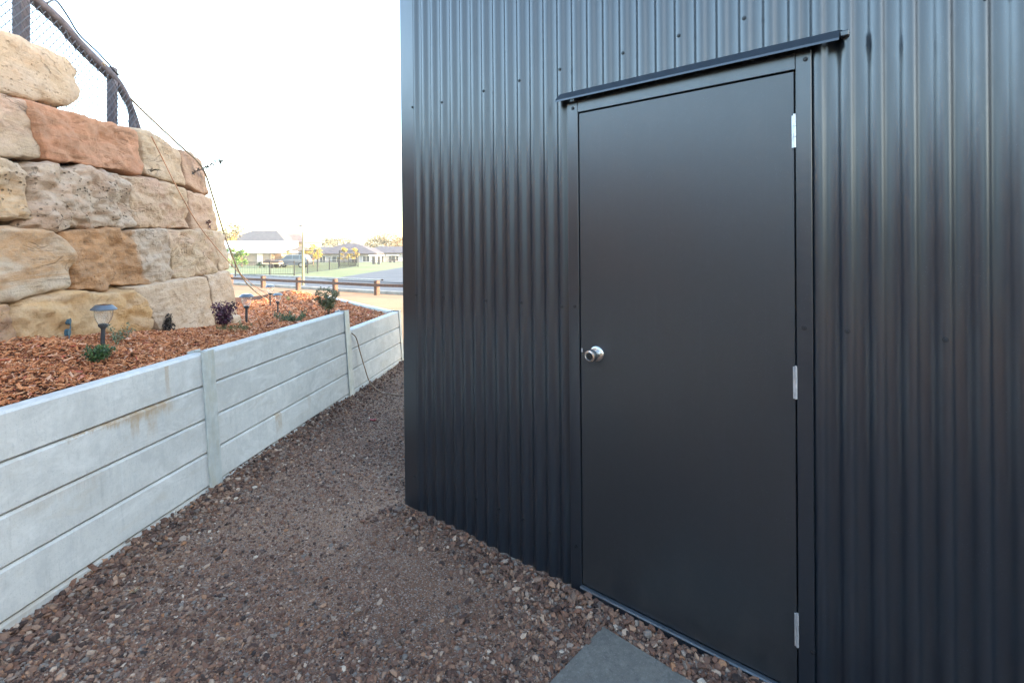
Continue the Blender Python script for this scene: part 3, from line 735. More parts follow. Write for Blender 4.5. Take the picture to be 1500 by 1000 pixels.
def rock(label, corners, c, mids=None, depth=.52, mat=None, seed=0, rough=.03, ex=5.0, strat=.0, tip=0.0):
    """corners TL,TR,BR,BL (photo outline put on the wall plane), optional mid-edge points T,R,B,L"""
    cs_=[rock_pt(*q_,c) if len(q_)==2 else Vector(q_) for q_ in corners]
    mids=mids or {}
    def edge(a,b,key):
        if key in mids: m=rock_pt(*mids[key],c); return lambda t:(a*(2*(t-.5)*(t-1))+m*(-4*t*(t-1))+b*(2*t*(t-.5)))
        return lambda t:a.lerp(b,t)
    TL,TR,BR,BL=cs_; eT=edge(TL,TR,'T'); eB=edge(BL,BR,'B'); eL=edge(BL,TL,'L'); eR=edge(BR,TR,'R')
    def coons(s,t):
        return eB(s)*(1-t)+eT(s)*t+eL(t)*(1-s)+eR(t)*s-(BL*(1-s)*(1-t)+BR*s*(1-t)+TL*(1-s)*t+TR*s*t)
    W=(TR-TL).length; Hh=(TL-BL).length
    nx=max(20,min(90,int(W/.011))); ny=max(18,min(60,int(Hh/.010))); nd=8
    # rounded box in parameter space: a,b,d in [-1,1]
    pts={}; vs=[]; fs=[]
    def vid(i,j,k):
        if (i,j,k) in pts: return pts[(i,j,k)]
        a=2*i/nx-1; b=2*j/ny-1; d=2*k/nd-1
        # pull the edges in (superellipse), so that arrises are worn round
        rnd=lambda p,q,r_:(abs(p)**ex+abs(q)**ex+abs(r_)**ex)**(1/ex)
        ev=max(5.5,ex*3.2*(1+.85*noise.noise(Vector((a*1.7+seed*5,b*1.7,d*1.3+seed)))))
        L=(abs(a)**ev+abs(b)**ev+abs(d)**ev)**(1/ev); mx=max(abs(a),abs(b),abs(d)); k_=mx/L*1.0
        a2,b2,d2=a*k_,b*k_,d*k_
        p=coons((a2*1.012+1)/2,(b2*1.014+1)/2)
        p=p+rface*(d2-1)*(depth/2) + rface*tip*b2
        dn=(coons(1,.5)-coons(0,.5)).normalized()
        nv=Vector((0,0,0))+rface*(d2**3)+dn*(a2**5)+Vector((0,0,1))*(b2**5)
        if nv.length>0: nv.normalize()
        q=p*1.0+Vector((seed*7.3,seed*2.1,seed*4.7))
        h=rough*.95*noise.fractal(q*2.6,1.0,2.1,4)+rough*.55*noise.fractal(q*9,.9,2.1,5)
        cell=noise.voronoi(q*5.5)[0]; h+=rough*.8*(min(cell[1]-cell[0],.35)-.2)
        h+=rough*1.1*(abs(noise.noise(q*4.0+Vector((3,3,3))))-.25)
        h+=rough*.42*(noise.ridged_multi_fractal(Vector((q.x*4,q.y*4,q.z*7+q.y*1.5)),.85,2.2,5,1.,2.)-1.3)
        if strat: h+=strat*math.sin((q.z*1.0+.25*q.y)*70+3*noise.noise(q*3))
        p=p+nv*h
        pts[(i,j,k)]=len(vs); vs.append(p); return len(vs)-1
    for i in range(nx):
        for j in range(ny):
            fs.append((vid(i,j,nd),vid(i+1,j,nd),vid(i+1,j+1,nd),vid(i,j+1,nd)))
            fs.append((vid(i,j,0),vid(i,j+1,0),vid(i+1,j+1,0),vid(i+1,j,0)))
    for i in range(nx):
        for k in range(nd):
            fs.append((vid(i,0,k),vid(i+1,0,k),vid(i+1,0,k+1),vid(i,0,k+1)))
            fs.append((vid(i,ny,k),vid(i,ny,k+1),vid(i+1,ny,k+1),vid(i+1,ny,k)))
    for j in range(ny):
        for k in range(nd):
            fs.append((vid(0,j,k),vid(0,j,k+1),vid(0,j+1,k+1),vid(0,j+1,k)))
            fs.append((vid(nx,j,k),vid(nx,j+1,k),vid(nx,j+1,k+1),vid(nx,j,k+1)))
    mb=MB(); mb.v=vs; mb.f=fs
    base=sum((Vector(v) for v in (BL,BR)),Vector())/2-rface*depth/2
    o=build('sandstone_block',mb,mat,origin=base,smooth=True)
    return tag(o,label,'rock','sandstone blocks of the rock wall')
R1,R2,R3,R4,R5=2.40,2.355,2.31,2.265,2.22
rockdefs=[
 ('large rounded cream sandstone block topping the stack under the fence post',[(-95,5),(104,84),(112,160),(-95,112)],R1+.03,{'T':(35,52),'R':(126,122),'B':(15,141)},.55,mat_rock('sandstone_cream_top',CREAM,GREYC,BUFF,2.2,.35,1),1,.017,3.0),
 ('pinkish grey block left of the orange-red block near the top',[(-95,96),(38,146),(66,234),(-95,222)],R2+.01,{'R':(56,178)},.5,mat_rock('sandstone_pinkgrey',GREYC,PINK,CREAM,3.2,.1,2),2,.020,5.),
 ('long orange-red sandstone block directly below the second fence post',[(43,146),(207,190),(214,257),(70,236)],R2-.015,{'B':(150,247)},.5,mat_rock('sandstone_orange',ORNG,(.50,.26,.145),BRN,2.6,.0,3),3,.024,6.),
 ('cream block right of the orange-red block, crossed by an orange cord',[(205,189),(263,219),(274,273),(214,256)],R2,{'T':(236,200)},.48,mat_rock('sandstone_cream_small',CREAM,BUFF,GREYC,3.,.05,4),4,.018,5.),
 ('pink sandstone block at the upper right end of the stack',[(263,218),(297,238),(309,290),(273,271)],R2+.02,{'T':(283,224)},.46,mat_rock('sandstone_pink',PINK,(.44,.30,.225),BUFF,2.4,.0,5),5,.016,4.5),
 ('pitted tan and white block at the left edge, third row down',[(-95,218),(46,240),(60,326),(-95,331)],R3,{'R':(54,285),'T':(0,228)},.5,mat_rock('sandstone_pitted_left',GREYC,CREAM,GOLD,2.2,.9,6),6,.034,4.2),
 ('large heavily pitted buff block in the middle of the stack',[(48,238),(180,252),(198,334),(52,334)],R3-.01,{'R':(203,296),'L':(54,285)},.5,mat_rock('sandstone_pitted',GREYC,(.46,.40,.33),(.42,.26,.165),2.8,1.,7),7,.046,4.5),
 ('buff block with a cracked left face beside the large pitted block',[(184,255),(279,277),(284,337),(198,334)],R3,{'T':(225,262)},.48,mat_rock('sandstone_buff',BUFF,PINK,CREAM,2.6,.25,8),8,.028,5.),
 ('slim peach block right of the cracked buff block, at the wall end',[(276,276),(311,290),(321,338),(282,337)],R3+.01,{},.46,mat_rock('sandstone_peach',PINK,BUFF,(.5,.36,.27),2.,.0,9),9,.018,4.5),
 ('huge cream block with orange bands bulging out at the left edge',[(-95,332),(82,339),(112,428),(-95,462)],R4-.03,{'R':(117,372),'T':(20,331)},.55,mat_rock('sandstone_banded',(.50,.45,.37),CREAM,(.46,.27,.11),1.3,.0,10,(0,.25,.1),.95),10,.022,3.4),
 ('block half rusty orange and half pale grey above the golden block',[(94,335),(246,335),(257,413),(113,428)],R4,{},.5,mat_rock('sandstone_halfrust',GREYC,(.47,.415,.35),(.36,.235,.13),1.3,.2,11,(.9,.2,.9),.5,(rock_pt(204,380,R4).y+.0,(.46,.235,.105))),11,.032,6.),
 ('squarish buff block between the half rusty block and the wall end',[(244,335),(313,337),(323,399),(256,411)],R4,{},.48,mat_rock('sandstone_square',BUFF,CREAM,PINK,3.,.15,12),12,.026,5.5),
 ('narrow pale block closing the fourth row at the wall end',[(311,337),(331,343),(337,394),(322,399)],R4+.01,{},.46,mat_rock('sandstone_narrow',PALE,CREAM,BUFF,2.,.0,13),13,.014,4.5),
 ('dark brown block half hidden at the left edge of the mulch',[(-95,452),(16,445),(33,508),(-95,520)],R5-.005,{'R':(29,474)},.5,mat_rock('sandstone_brown',BRN,(.36,.235,.15),GOLD,3.,.3,14),14,.028,4.5),
 ('long golden yellow block standing behind the nearest solar light',[(22,444),(202,424),(224,490),(33,506)],R5-.02,{'T':(125,428),'R':(222,456)},.52,mat_rock('sandstone_gold',GOLD,(.50,.36,.19),(.48,.37,.25),1.8,.0,15,(0,.35,.2),.7),15,.034,4.6),
 ('wide pale beige block left of the purple plant',[(194,420),(305,404),(321,480),(236,485)],R5,{},.5,mat_rock('sandstone_beige',(.53,.43,.325),PALE,BUFF,2.6,.0,16),16,.014,6.),
 ('upright pale block at the wall end behind the purple plant',[(304,402),(338,396),(351,468),(321,478)],R5+.01,{},.48,mat_rock('sandstone_upright',PALE,(.54,.45,.36),BUFF,2.,.0,17),17,.014,4.5),
]
for (lb,cr,c,md,dp,mt,sd_,rg,ex) in rockdefs: rock(lb,cr,c,md,dp,mt,sd_,rg,ex)
o=rock('small pale stone at the foot of the wall end beside the second light',[(341,463),(353,461),(357,476),(342,478)],2.16,{},.16,mat_rock('sandstone_small',PALE,CREAM,BUFF,4.,.0,18),18,.010,2.8)
# blocks carrying on toward the viewer (they show in the steel)
rows=[(R1,1.06,.74,'topmost'),(R2,.735,.405,'second row'),(R3,.40,.085,'third row'),(R4,.08,-.265,'fourth row'),(R5,-.27,-.50,'lowest')]
mats_=[('cream',CREAM,GREYC,BUFF),('pinkish',PINK,BUFF,CREAM),('golden',GOLD,BUFF,CREAM),('grey',GREYC,CREAM,BUFF),('rusty',ORNG,BUFF,BRN)]
for ri,(c_,zt_,zb_,wd) in enumerate(rows):
    for bi,(ya,yb) in enumerate(((1.12+.16*(ri%2),2.06),(.05+.16*(ri%2),1.10+.16*(ri%2)))):
        nm,m1,m2,m3=mats_[(ri*2+bi*3)%5]
        f_=lambda Y,z:(-c_+RK*Y,Y,z)
        rock('%s sandstone block of the %s, %s outside the left edge of the view'%(nm,wd if ri in (1,2,3) else wd+' row','just' if bi==0 else 'farther'),
             [f_(ya,zt_),f_(yb,zt_-.01),f_(yb,zb_),f_(ya,zb_)],c_,{},.52,mat_rock('sandstone_outer',m1,m2,m3,2.4,.2,30+ri*2+bi),30+ri*2+bi,.024,5.)
# raised ground behind the blocks
n_=N('bank_earth'); v_=n_.map(); M_bank=n_.fin(n_.ramp(n_.noise(v_,6,6,.65),[(.3,(.07,.06,.05)),(.7,(.14,.12,.10))]),.95,n_.bump(n_.noise(v_,20,5),.8,.03),spec=.1)
def bank(X,Y):
    d=(-RC+RK*Y-.22)-X
    top=np.interp(Y,[-6,1,2.2,3.2,4.2,5.0],[1.35,1.30,1.02,.88,.70,.58])-.08
    z=np.where(d<0,-1.4,np.minimum(top,-1.4+d*14))
    end=np.clip((5.05-.25*np.clip(d,0,2)-Y)*2.2,0,1)
    z=-1.5+(z+1.5)*end
    return z+.02*np.sin(3*X)*np.sin(4*Y)
grid_sheet('earth_bank',np.arange(-14,-2.1,.12),np.arange(-9,6.0,.12),bank,M_bank)

# ------------------------------------------------------------------ solar lights
n_=N('lamp_glass'); M_glass=n_.fin((.95,.95,.95),.06,spec=.5,Transmission_Weight=.92,IOR=1.2)
M_cap=simple('lamp_cap',(.105,.125,.15),.38,.25,var=.1,scale=20)
M_stake=simple('lamp_stake',(.045,.05,.056),.45,var=.15,scale=20)
M_panel=simple('solar_cell',(.02,.025,.05),.2)
def solar_light(p,h,D,label,tilt=(0,0)):
    root=tag(empty('solar_light',p),label,'solar light','solar lights in the mulch bed')
    root.rotation_euler=(tilt[0],tilt[1],0)
    R=D/2/math.sqrt(1+(p[0]/p[1])**2)
    def loc(name,mb,mat,par=root,sm=True): 
        me=bpy.data.meshes.new(name); me.from_pydata([tuple(v) for v in mb.v],[],mb.f); me.update(); fix_normals(me)
        for q in me.polygons: q.use_smooth=sm
        me.set_sharp_from_angle(angle=math.radians(35)); return link(name,me,mat,par)
    mb=MB(); mb.lathe([(0,h),(R*.62,h),(R*.70,h-.004),(R,h-R*.36),(R,h-R*.44),(R*.92,h-R*.44),(R*.60,h-R*.26),(0,h-R*.26)],28); cap=loc('lamp_cap',mb,M_cap)
    mb=MB(); s=R*.5; mb.box((0,0,h+.0012),(s*1.5,s*1.5,.0015)); loc('solar_panel',mb,M_panel,cap,False)
    zt=h-R*.40; zb=h-R*1.85
    prof=[(R*.70,zt),(R*.72,zt-R*.2),(R*.70,zt-R*.55),(R*.60,zt-R*.95),(R*.36,zb)]
    mb=MB(); mb.lathe(prof+[(r-.0025,z) for r,z in prof[::-1]],28)
    vs0=mb.v
    mb.v=[Vector((v.x*(1+.012*math.cos(14*math.atan2(v.y,v.x))),v.y*(1+.012*math.cos(14*math.atan2(v.y,v.x))),v.z)) for v in vs0]
    loc('lamp_lens',mb,M_glass)
    mb=MB(); mb.lathe([(0,zb+R*.16),(R*.22,zb+R*.12),(R*.40,zb+.002),(R*.38,zb-.008),(R*.19,zb-R*.34),(R*.165,zb-R*.5),(R*.165,-.08),(0,-.1)],20); loc('stake',mb,M_stake)
    return root
def bedpt(x,y):
    lo,hi=1.0,12.
    for _ in range(60):
        m=(lo+hi)/2
        if (HY-y)/F*m>float(bed_z((x-CX)/F*m,m)): lo=m
        else: hi=m
    m=(lo+hi)/2; return Vector(((x-CX)/F*m,m,float(bed_z((x-CX)/F*m,m))))
L1=bedpt(150,513); L2=bedpt(361,474); L3=bedpt(407,460.5); L4=bedpt(396,448.5)
def lh(p,ytop): return (HY-ytop)/F*p.y-p.z
solar_light(L1,lh(L1,446.5),41/F*L1.y,'grey capped solar garden light nearest the viewer, in front of the golden block',(0,math.radians(2)))
solar_light(L2,lh(L2,430.5),22.5/F*L2.y,'solar garden light beside the purple plant at the wall end')
solar_light(L3,lh(L3,429.5),15/F*L3.y,'solar garden light on open mulch, left of the bushy shrub')
solar_light(L4,lh(L4,417.5),15/F*L4.y,'farthest solar garden light, in the sunlit patch of mulch',(0,math.radians(-1)))

# ------------------------------------------------------------------ plants
def leafmat(name, a, b, c, rough=.5):
    n=N(name); is_=n.island(); return n.fin(n.ramp(is_,[(0,a),(.5,b),(1,c)]),rough,spec=.4,Subsurface_Weight=0.0)
def leaves(n,centers,radii,size,seed,aspect=.5,up=.4,shell=.5):
    """leaf faces spread through blobs"""
    r=np.random.default_rng(seed); centers=np.array(centers,float); radii=np.array(radii,float)
    if radii.ndim==1: radii=np.repeat(radii[:,None],3,1)
    w=radii.prod(1)**(2/3); k=r.choice(len(centers),n,p=w/w.sum())
    d=r.normal(0,1,(n,3)); d/=np.linalg.norm(d,axis=1)[:,None]
    rad=r.uniform(shell,1.05,n)**.7
    p=centers[k]+d*radii[k]*rad[:,None]
    nrm=d*.6+r.normal(0,.6,(n,3))+np.array([0,0,up]); nrm/=np.linalg.norm(nrm,axis=1)[:,None]
    t=np.cross(nrm,r.normal(0,1,(n,3))); t/=np.linalg.norm(t,axis=1)[:,None]; b=np.cross(nrm,t)
    s=size*r.uniform(.6,1.35,n)
    a_=p-t*s[:,None]*.5; c_=p+t*s[:,None]*.5; m1=p+b*(s*aspect*.5)[:,None]+nrm*(s*.1)[:,None]; m2=p-b*(s*aspect*.5)[:,None]+nrm*(s*.1)[:,None]
    V=np.stack([a_,m1,c_,m2],1).reshape(-1,3); Fq=(np.arange(n)*4)[:,None]+np.arange(4)[None]
    return V,Fq
def stems(root,n,h,spread,r0,mat,seed,name='stem',curve=.3):
    r=random.Random(seed); mb=MB(); tips=[]
    for i in range(n):
        an=r.uniform(0,2*PI); sp=spread*r.uniform(.3,1); hh=h*r.uniform(.6,1)
        pts=[Vector((0,0,-.02))]
        for k in range(1,5):
            t=k/4; pts.append(Vector((math.cos(an)*sp*t**1.4,math.sin(an)*sp*t**1.4,hh*t))+Vector((r.gauss(0,.03*h),r.gauss(0,.03*h),0)))
        mb.tube(pts,[r0*(1-.8*k/4) for k in range(5)],5); tips.append(pts)
    me=bpy.data.meshes.new(name); me.from_pydata([tuple(v) for v in mb.v],[],mb.f); me.update(); fix_normals(me)
    link(name,me,mat,root); return tips
M_stem=simple('twig_brown',(.10,.065,.045),.8)
M_gstem=simple('stem_green',(.10,.14,.06),.7)
ML_green=leafmat('leaf_green',(.020,.050,.018),(.045,.095,.030),(.10,.17,.06))
ML_olive=leafmat('leaf_olive',(.04,.055,.020),(.09,.11,.045),(.17,.17,.075))
ML_purple=leafmat('leaf_purple',(.022,.008,.018),(.065,.018,.042),(.14,.045,.085))
ML_lime=leafmat('leaf_lime',(.08,.13,.025),(.16,.22,.05),(.26,.30,.10))
def plant(name,p,label,cat,leafm,stemm,nst,h,spread,r0,nl,size,blob,seed,aspect=.5,group=None):
    root=tag(empty(name,p),label,cat,group)
    tips=stems(root,nst,h,spread,r0,stemm,seed)
    rr=random.Random(seed+1); cs_=[];rs_=[]
    for pts in tips:
        for q in pts[2:]:
            cs_.append(tuple(q)); rs_.append(blob*rr.uniform(.6,1.2))
    V,Fq=leaves(nl,cs_,rs_,size,seed+2,aspect,shell=.2); np_mesh('foliage',V,Fq,leafm,root)
    return root
p=bedpt(143,533); plant('shrub',p,'small dark green shrub at the foot of the nearest solar light','shrub',ML_green,M_stem,16,.095,.075,.002,900,.015,.022,31)
p=bedpt(157,508); plant('shrub',p+Vector((.02,.04,0)),'faint grey-green sprigs just behind the nearest solar light stake','shrub',leafmat('leaf_grey',(.08,.12,.07),(.16,.21,.13),(.26,.30,.20)),M_gstem,9,.12,.13,.0012,240,.014,.02,32)
p=bedpt(329,484); plant('purple_shrub',p,'dark purple leafed shrub against the pale end blocks','shrub',ML_purple,M_stem,15,.23,.085,.0025,800,.026,.036,33)
p=bedpt(481,464); plant('shrub',p,'bushy olive green shrub with wispy top near the wall corner','shrub',ML_olive,M_stem,12,.34,.18,.004,1500,.028,.055,34)
p=bedpt(474,440)
p=bedpt(430,480); plant('shrub',p,'low spreading green clump just behind the sleeper wall top','shrub',leafmat('leaf_mid',(.04,.07,.03),(.09,.13,.055),(.18,.22,.11)),M_gstem,18,.16,.19,.002,900,.030,.034,35,.3)
p=bedpt(352,484); plant('ground_cover_plant',p,'sparse low green weed in mulch below the second solar light','plant',leafmat('leaf_weed',(.06,.09,.03),(.12,.14,.05),(.20,.20,.09)),M_gstem,10,.045,.22,.0015,260,.020,.022,36,.3)
p=bedpt(424,441); plant('seedling',p,'tiny olive seedling right of the farthest solar light','plant',ML_olive,M_gstem,6,.09,.07,.0015,70,.025,.03,37,.4)
# dark dry plant wedged between golden and beige blocks
p=bedpt(230,487)+rface*.05
root=tag(empty('dead_plant',p),'blackened dry plant clump wedged between golden and beige blocks','plant')
stems(root,14,.16,.06,.006,simple('dead_stem',(.03,.022,.018),.9),41)
V,Fq=leaves(420,[(0,0,.06),(0,.01,.11),(.015,0,.03)],[.055,.045,.06],.03,42,.4); np_mesh('foliage',V,Fq,leafmat('leaf_dead',(.012,.009,.008),(.03,.022,.018),(.06,.042,.032)),root)
# grass tuft in the joint beside the cream block
def tuft(name,p,label,n,h,mat,seed,lean_=Vector((0,0,0))):
    r=random.Random(seed); mb=MB()
    for i in range(n):
        an=r.uniform(0,2*PI); l=h*r.uniform(.5,1.1); d=Vector((math.cos(an)*.6,math.sin(an)*.6,1)).normalized()+lean_
        q=Vector(p); pts=[q+d*l*t+Vector((0,0,-.5*l*t*t)) for t in (0,.4,.75,1)]
        mb.tube(pts,[.0013,.0011,.0008,.0003],4,False)
    return tag(build(name,mb,mat,origin=p),label,'grass')
tuft('grass_tuft',rock_pt(221,252,R2-.06),'dry dark grass tuft growing from the joint beside the cream block',34,.10,simple('dry_grass',(.09,.07,.045),.9),51,Vector((.35,-.1,-.2)))
tuft('grass_tuft',gpt(196,868),'dry straw coloured grass wisp lying on gravel by the sleeper wall',14,.06,simple('straw',(.42,.34,.22),.8),52)
# twigs
def twig(pts,leafn,label,seed,lm,size=.040,rad=.006):
    base=pts[0]; root=tag(empty('twig',base),label,'twig')
    mb=MB(); mb.tube([q-base for q in pts],[rad*(1-.6*i/(len(pts)-1)) for i in range(len(pts))],5)
    me=bpy.data.meshes.new('stem'); me.from_pydata([tuple(v) for v in mb.v],[],mb.f); me.update(); fix_normals(me); link('stem',me,M_stem,root)
    cs_=[];rs_=[]
    for i in range(1,len(pts)):
        for t in (.3,.8): cs_.append(tuple(pts[i-1].lerp(pts[i],t)-base)); rs_.append(.022)
    V,Fq=leaves(leafn,cs_,rs_,size,seed,.45,shell=.1); np_mesh('foliage',V,Fq,lm,root)
twig([P(272,262,4.55),P(287,251,4.58),P(300,246,4.62),P(312,240,4.66),P(325,235,4.7)],44,'leafy dark twig sticking out past the pink block',61,leafmat('leaf_dark',(.05,.045,.04),(.09,.075,.06),(.13,.11,.09)))
twig([P(299,352,4.75),P(303,336,4.72),P(307,322,4.7)],26,'short reddish twig in front of the squarish buff block',62,leafmat('leaf_red',(.12,.05,.04),(.20,.09,.07),(.26,.13,.10)))
twig([P(300,343,4.75)+Vector((.0,.0,.0)),P(301,330,4.73)],10,'reddish leaf sprig against the peach block',63,leafmat('leaf_red_pale',(.16,.07,.05),(.24,.11,.08),(.3,.15,.1)))

# ------------------------------------------------------------------ pipes
def spline(pts,n=8):
    out=[]; m=len(pts)
    for i in range(m-1):
        p0,p1,p2,p3=pts[max(i-1,0)],pts[i],pts[i+1],pts[min(i+2,m-1)]
        for k in range(n):
            t=k/n; out.append(.5*((2*p1)+(p2-p0)*t+(2*p0-5*p1+4*p2-p3)*t*t+(3*p1-p0-3*p2+p3)*t**3))
    out.append(pts[-1]); return out
def hose(name,pts,r,mat,label,cat):
    mb=MB(); mb.tube(spline(pts),r,7); return tag(build(name,mb,mat,origin=pts[-1],smooth=True),label,cat)
e4=bedpt(392,440); e5=bedpt(447,463)
M_pipe=simple('poly_pipe',(.32,.25,.17),.6); M_cord=simple('orange_cord',(.55,.28,.15),.6)
hose('irrigation_pipe',[P(150,92,3.52),P(172,124,3.72),P(215,168,4.0),P(262,212,4.3),P(296,245,4.62),P(313,292,5.0),P(331,350,5.5),P(352,401,6.0),P(372,425,6.7),e4+Vector((0,0,.01))],.0085,M_pipe,'thin tan irrigation pipe arching from fence rail to the sunlit mulch','pipe')
hose('cord',[rock_pt(222,200,R2-.09),rock_pt(240,236,R2-.08),rock_pt(262,280,R3-.1),rock_pt(290,328,R3-.09),P(318,364,4.72),P(345,394,5.0),P(372,418,5.5),P(407,440,6.2),P(428,452,6.2),e5+Vector((0,0,.008))],.0042,M_cord,'thin orange cord trailing down over the sandstone blocks to mulch','cord')
gq=gpt(560,574); gq2=gpt(594,579)
hose('hose',[wpt(S2+.07,.012,-.87),wpt(S2+.13,.028,-.93),wpt(S2+.19,.03,-1.08),wpt(S2+.23,.05,-1.25),wpt(S2+.24,.09,-1.40),gq+Vector((-.03,0,.012)),gpt(576,579)+Vector((0,0,.01)),gq2+Vector((0,0,.01)),gpt(612,572)+Vector((0,0,.01))],.0058,simple('hose_tan',(.30,.20,.13),.5),'thin tan hose drooping over the lower sleeper bay onto gravel','hose')
# red scrap on the gravel
q=gpt(546,617); mb=MB(); mb.box((q.x,q.y,q.z+.012),(.05,.018,.012),rot=(.2,.3,.5),bev=.003); mb.box((q.x+.02,q.y,q.z+.018),(.025,.014,.01),rot=(.5,.1,1.2),bev=.002)
tag(build('red_scrap',mb,simple('red_plastic',(.30,.05,.05),.5),origin=q),'small dull red scrap lying on the gravel path','scrap')
# blue paint blotches on the golden block
mb=MB()
def blot(x,y,r,seed):
    c=rock_pt(x,y,R5-.062); vs=[c]; 
    ax=Vector((RK,1,0)).normalized()
    for k in range(14):
        a=2*PI*k/14; rr=r*(1+.35*noise.noise(Vector((math.cos(a)*2,math.sin(a)*2,seed))))
        vs.append(c+ax*rr*.75*math.cos(a)+Vector((0,0,rr*math.sin(a)*1.2)))
    back=[v-rface*.02 for v in vs]
    mb.add(vs+back,[(0,1+k,1+(k+1)%14) for k in range(14)]+[(1+k,1+(k+1)%14,16+(k+1)%14,16+k) for k in range(14)])
blot(103,471,.013,1); blot(102,487,.017,5)
mb.tube([rock_pt(103,466,R5-.06),rock_pt(103,480,R5-.06),rock_pt(101,496,R5-.06)],.003,5)
tag(build('blue_tape',mb,simple('blue_tape',(.035,.085,.12),.6,var=.5,scale=60),origin=rock_pt(101,497,R5-.06)),'torn strip of dull blue tape against the golden block','tape')

# ------------------------------------------------------------------ fence on the blocks
fc=2.52
def fpt(x,y,c=fc): return rock_pt(x,y,c)
M_rail=simple('fence_timber',(.085,.072,.085),.75,var=.3,scale=14)
M_wire=simple('fence_wire',(.06,.065,.08),.6,.0,var=.1)
fp1=fpt(30,60); fence=tag(empty('mesh_fence',fp1),'dark posts, sloping rail and chain wire mesh fence on top of the rock wall','fence')
def fb(name,mb,mat,sm=False): return build(name,mb,mat,fence,fp1,sm)
def vpost(x,ytop,ybot,w):
    a=fpt(x,ybot); t=fpt(x,ytop); mb=MB(); zc=(a.z+t.z)/2; mb.box((a.x,a.y,zc),(w,w,t.z-a.z),rot=(0,0,.13),bev=.006); return mb
fb('post',vpost(31,-34,62,.060),M_rail); fb('post',vpost(164.5,99,186,.052),M_rail); fb('post',vpost(194,168,196,.042),M_rail)
railp=[fpt(-60,-110),fpt(-10,-55),fpt(30,-18),fpt(62,10),fpt(90,36),fpt(112,62),fpt(140,90),fpt(166,115),fpt(181,136),fpt(192,160),fpt(202,190)]
mb=MB(); sp_=spline(railp,5); mb.tube(sp_,[.036 if i<34 else .036-.010*min(1,(i-34)/10) for i in range(len(sp_))],8); fb('rail',mb,M_rail,True)
wire_top=[fpt(62,12),fpt(75,8),fpt(92,30),fpt(110,58),fpt(138,84),fpt(168,116)]
mb=MB(); mb.tube(spline([v+Vector((.03,0,.03)) for v in wire_top],5),.006,6); fb('rail_wire',mb,M_wire,True)
# chain wire: zig-zag wires in the fence plane
fdir=Vector((RK,1,0)).normalized(); f0=fpt(30,60)
def fs(v): return (v.x-f0.x)*fdir.x+(v.y-f0.y)*fdir.y
rs=[fs(v) for v in railp]; rz=[v.z for v in railp]
def topz(s): return float(np.interp(s,rs,rz))-.045
smin,smax=fs(fpt(-60,0)),fs(fpt(193,180))
mb=MB(); cell=.052; nd_=0
def cw(s,z,o): 
    p=Vector((f0.x,f0.y,0))+fdir*s+rface*o; return Vector((p.x,p.y,z))
for sg in (1,-1):
    k0=-60
    for k in range(-80,90):
        # straight diagonal s = s0 + sg*(z) ; clip
        pts=[]
        for i in range(0,90):
            z=.45+i*.016; s=k*cell+sg*(z-.45)*.85
            ok=smin<s<smax and z<topz(s)
            if ok: pts.append(cw(s,z,.046+.003*sg))
            else:
                if len(pts)>2: mb.tube([pts[0],pts[-1]],.0030,4,False)
                pts=[]
        if len(pts)>2: mb.tube([pts[0],pts[-1]],.0030,4,False)
fb('wire_mesh',mb,M_wire)

# ------------------------------------------------------------------ far scene
def lbuild(name,mb,mat,root,smooth=False,sharp=None):
    me=bpy.data.meshes.new(name); me.from_pydata([tuple(v) for v in mb.v],[],mb.f); me.update(); fix_normals(me)
    if smooth:
        for p_ in me.polygons: p_.use_smooth=True
        if sharp: me.set_sharp_from_angle(angle=math.radians(sharp))
    return link(name,me,mat,root)
# bollard fence
M_boll=simple('bollard_timber',(.085,.042,.028),.8,var=.3,scale=9)
bf=None
posts=[]
def rayfence(x):   # where a seen column meets the fence line
    r=(x-CX)/F; s=(r*B0.y-B0.x)/(fd.x-r*fd.y); return s
root=tag(empty('bollard_fence',on_ground(B0.x,B0.y)),'low brown timber post and rail fence along the street','fence')
ss=[rayfence(x) for x in (620,552,491,437,385.5,338)]
ss=[ss[0]-2.8]+ss+[ss[-1]+2.7]
bz=lambda s:(lambda q:float(gz(q.x,q.y)))(B0+fd*s)
ang=math.atan2(fd.y,fd.x); rb=root.location
for s in ss:
    q=B0+fd*s; mb=MB(); z0=bz(s)
    mb.box((q.x-rb.x,q.y-rb.y,z0+.29-rb.z),(.20,.20,.66),rot=(0,0,ang),bev=.03); lbuild('post',mb,M_boll,root)
mb=MB()
for a,b in zip(ss[:-1],ss[1:]):
    qa=B0+fd*a-fn*.115; qb=B0+fd*b-fn*.115; za=bz(a)+.43; zb_=bz(b)+.43; c=(qa+qb)/2
    L=(qb-qa).length
    rot=Matrix.Rotation(ang,3,'Z')@Matrix.Rotation(-math.atan2(zb_-za,L),3,'Y')
    mb.box((c.x-rb.x,c.y-rb.y,(za+zb_)/2-rb.z),(L-.004,.045,.13),rot=rot)
lbuild('rail',mb,M_boll,root)

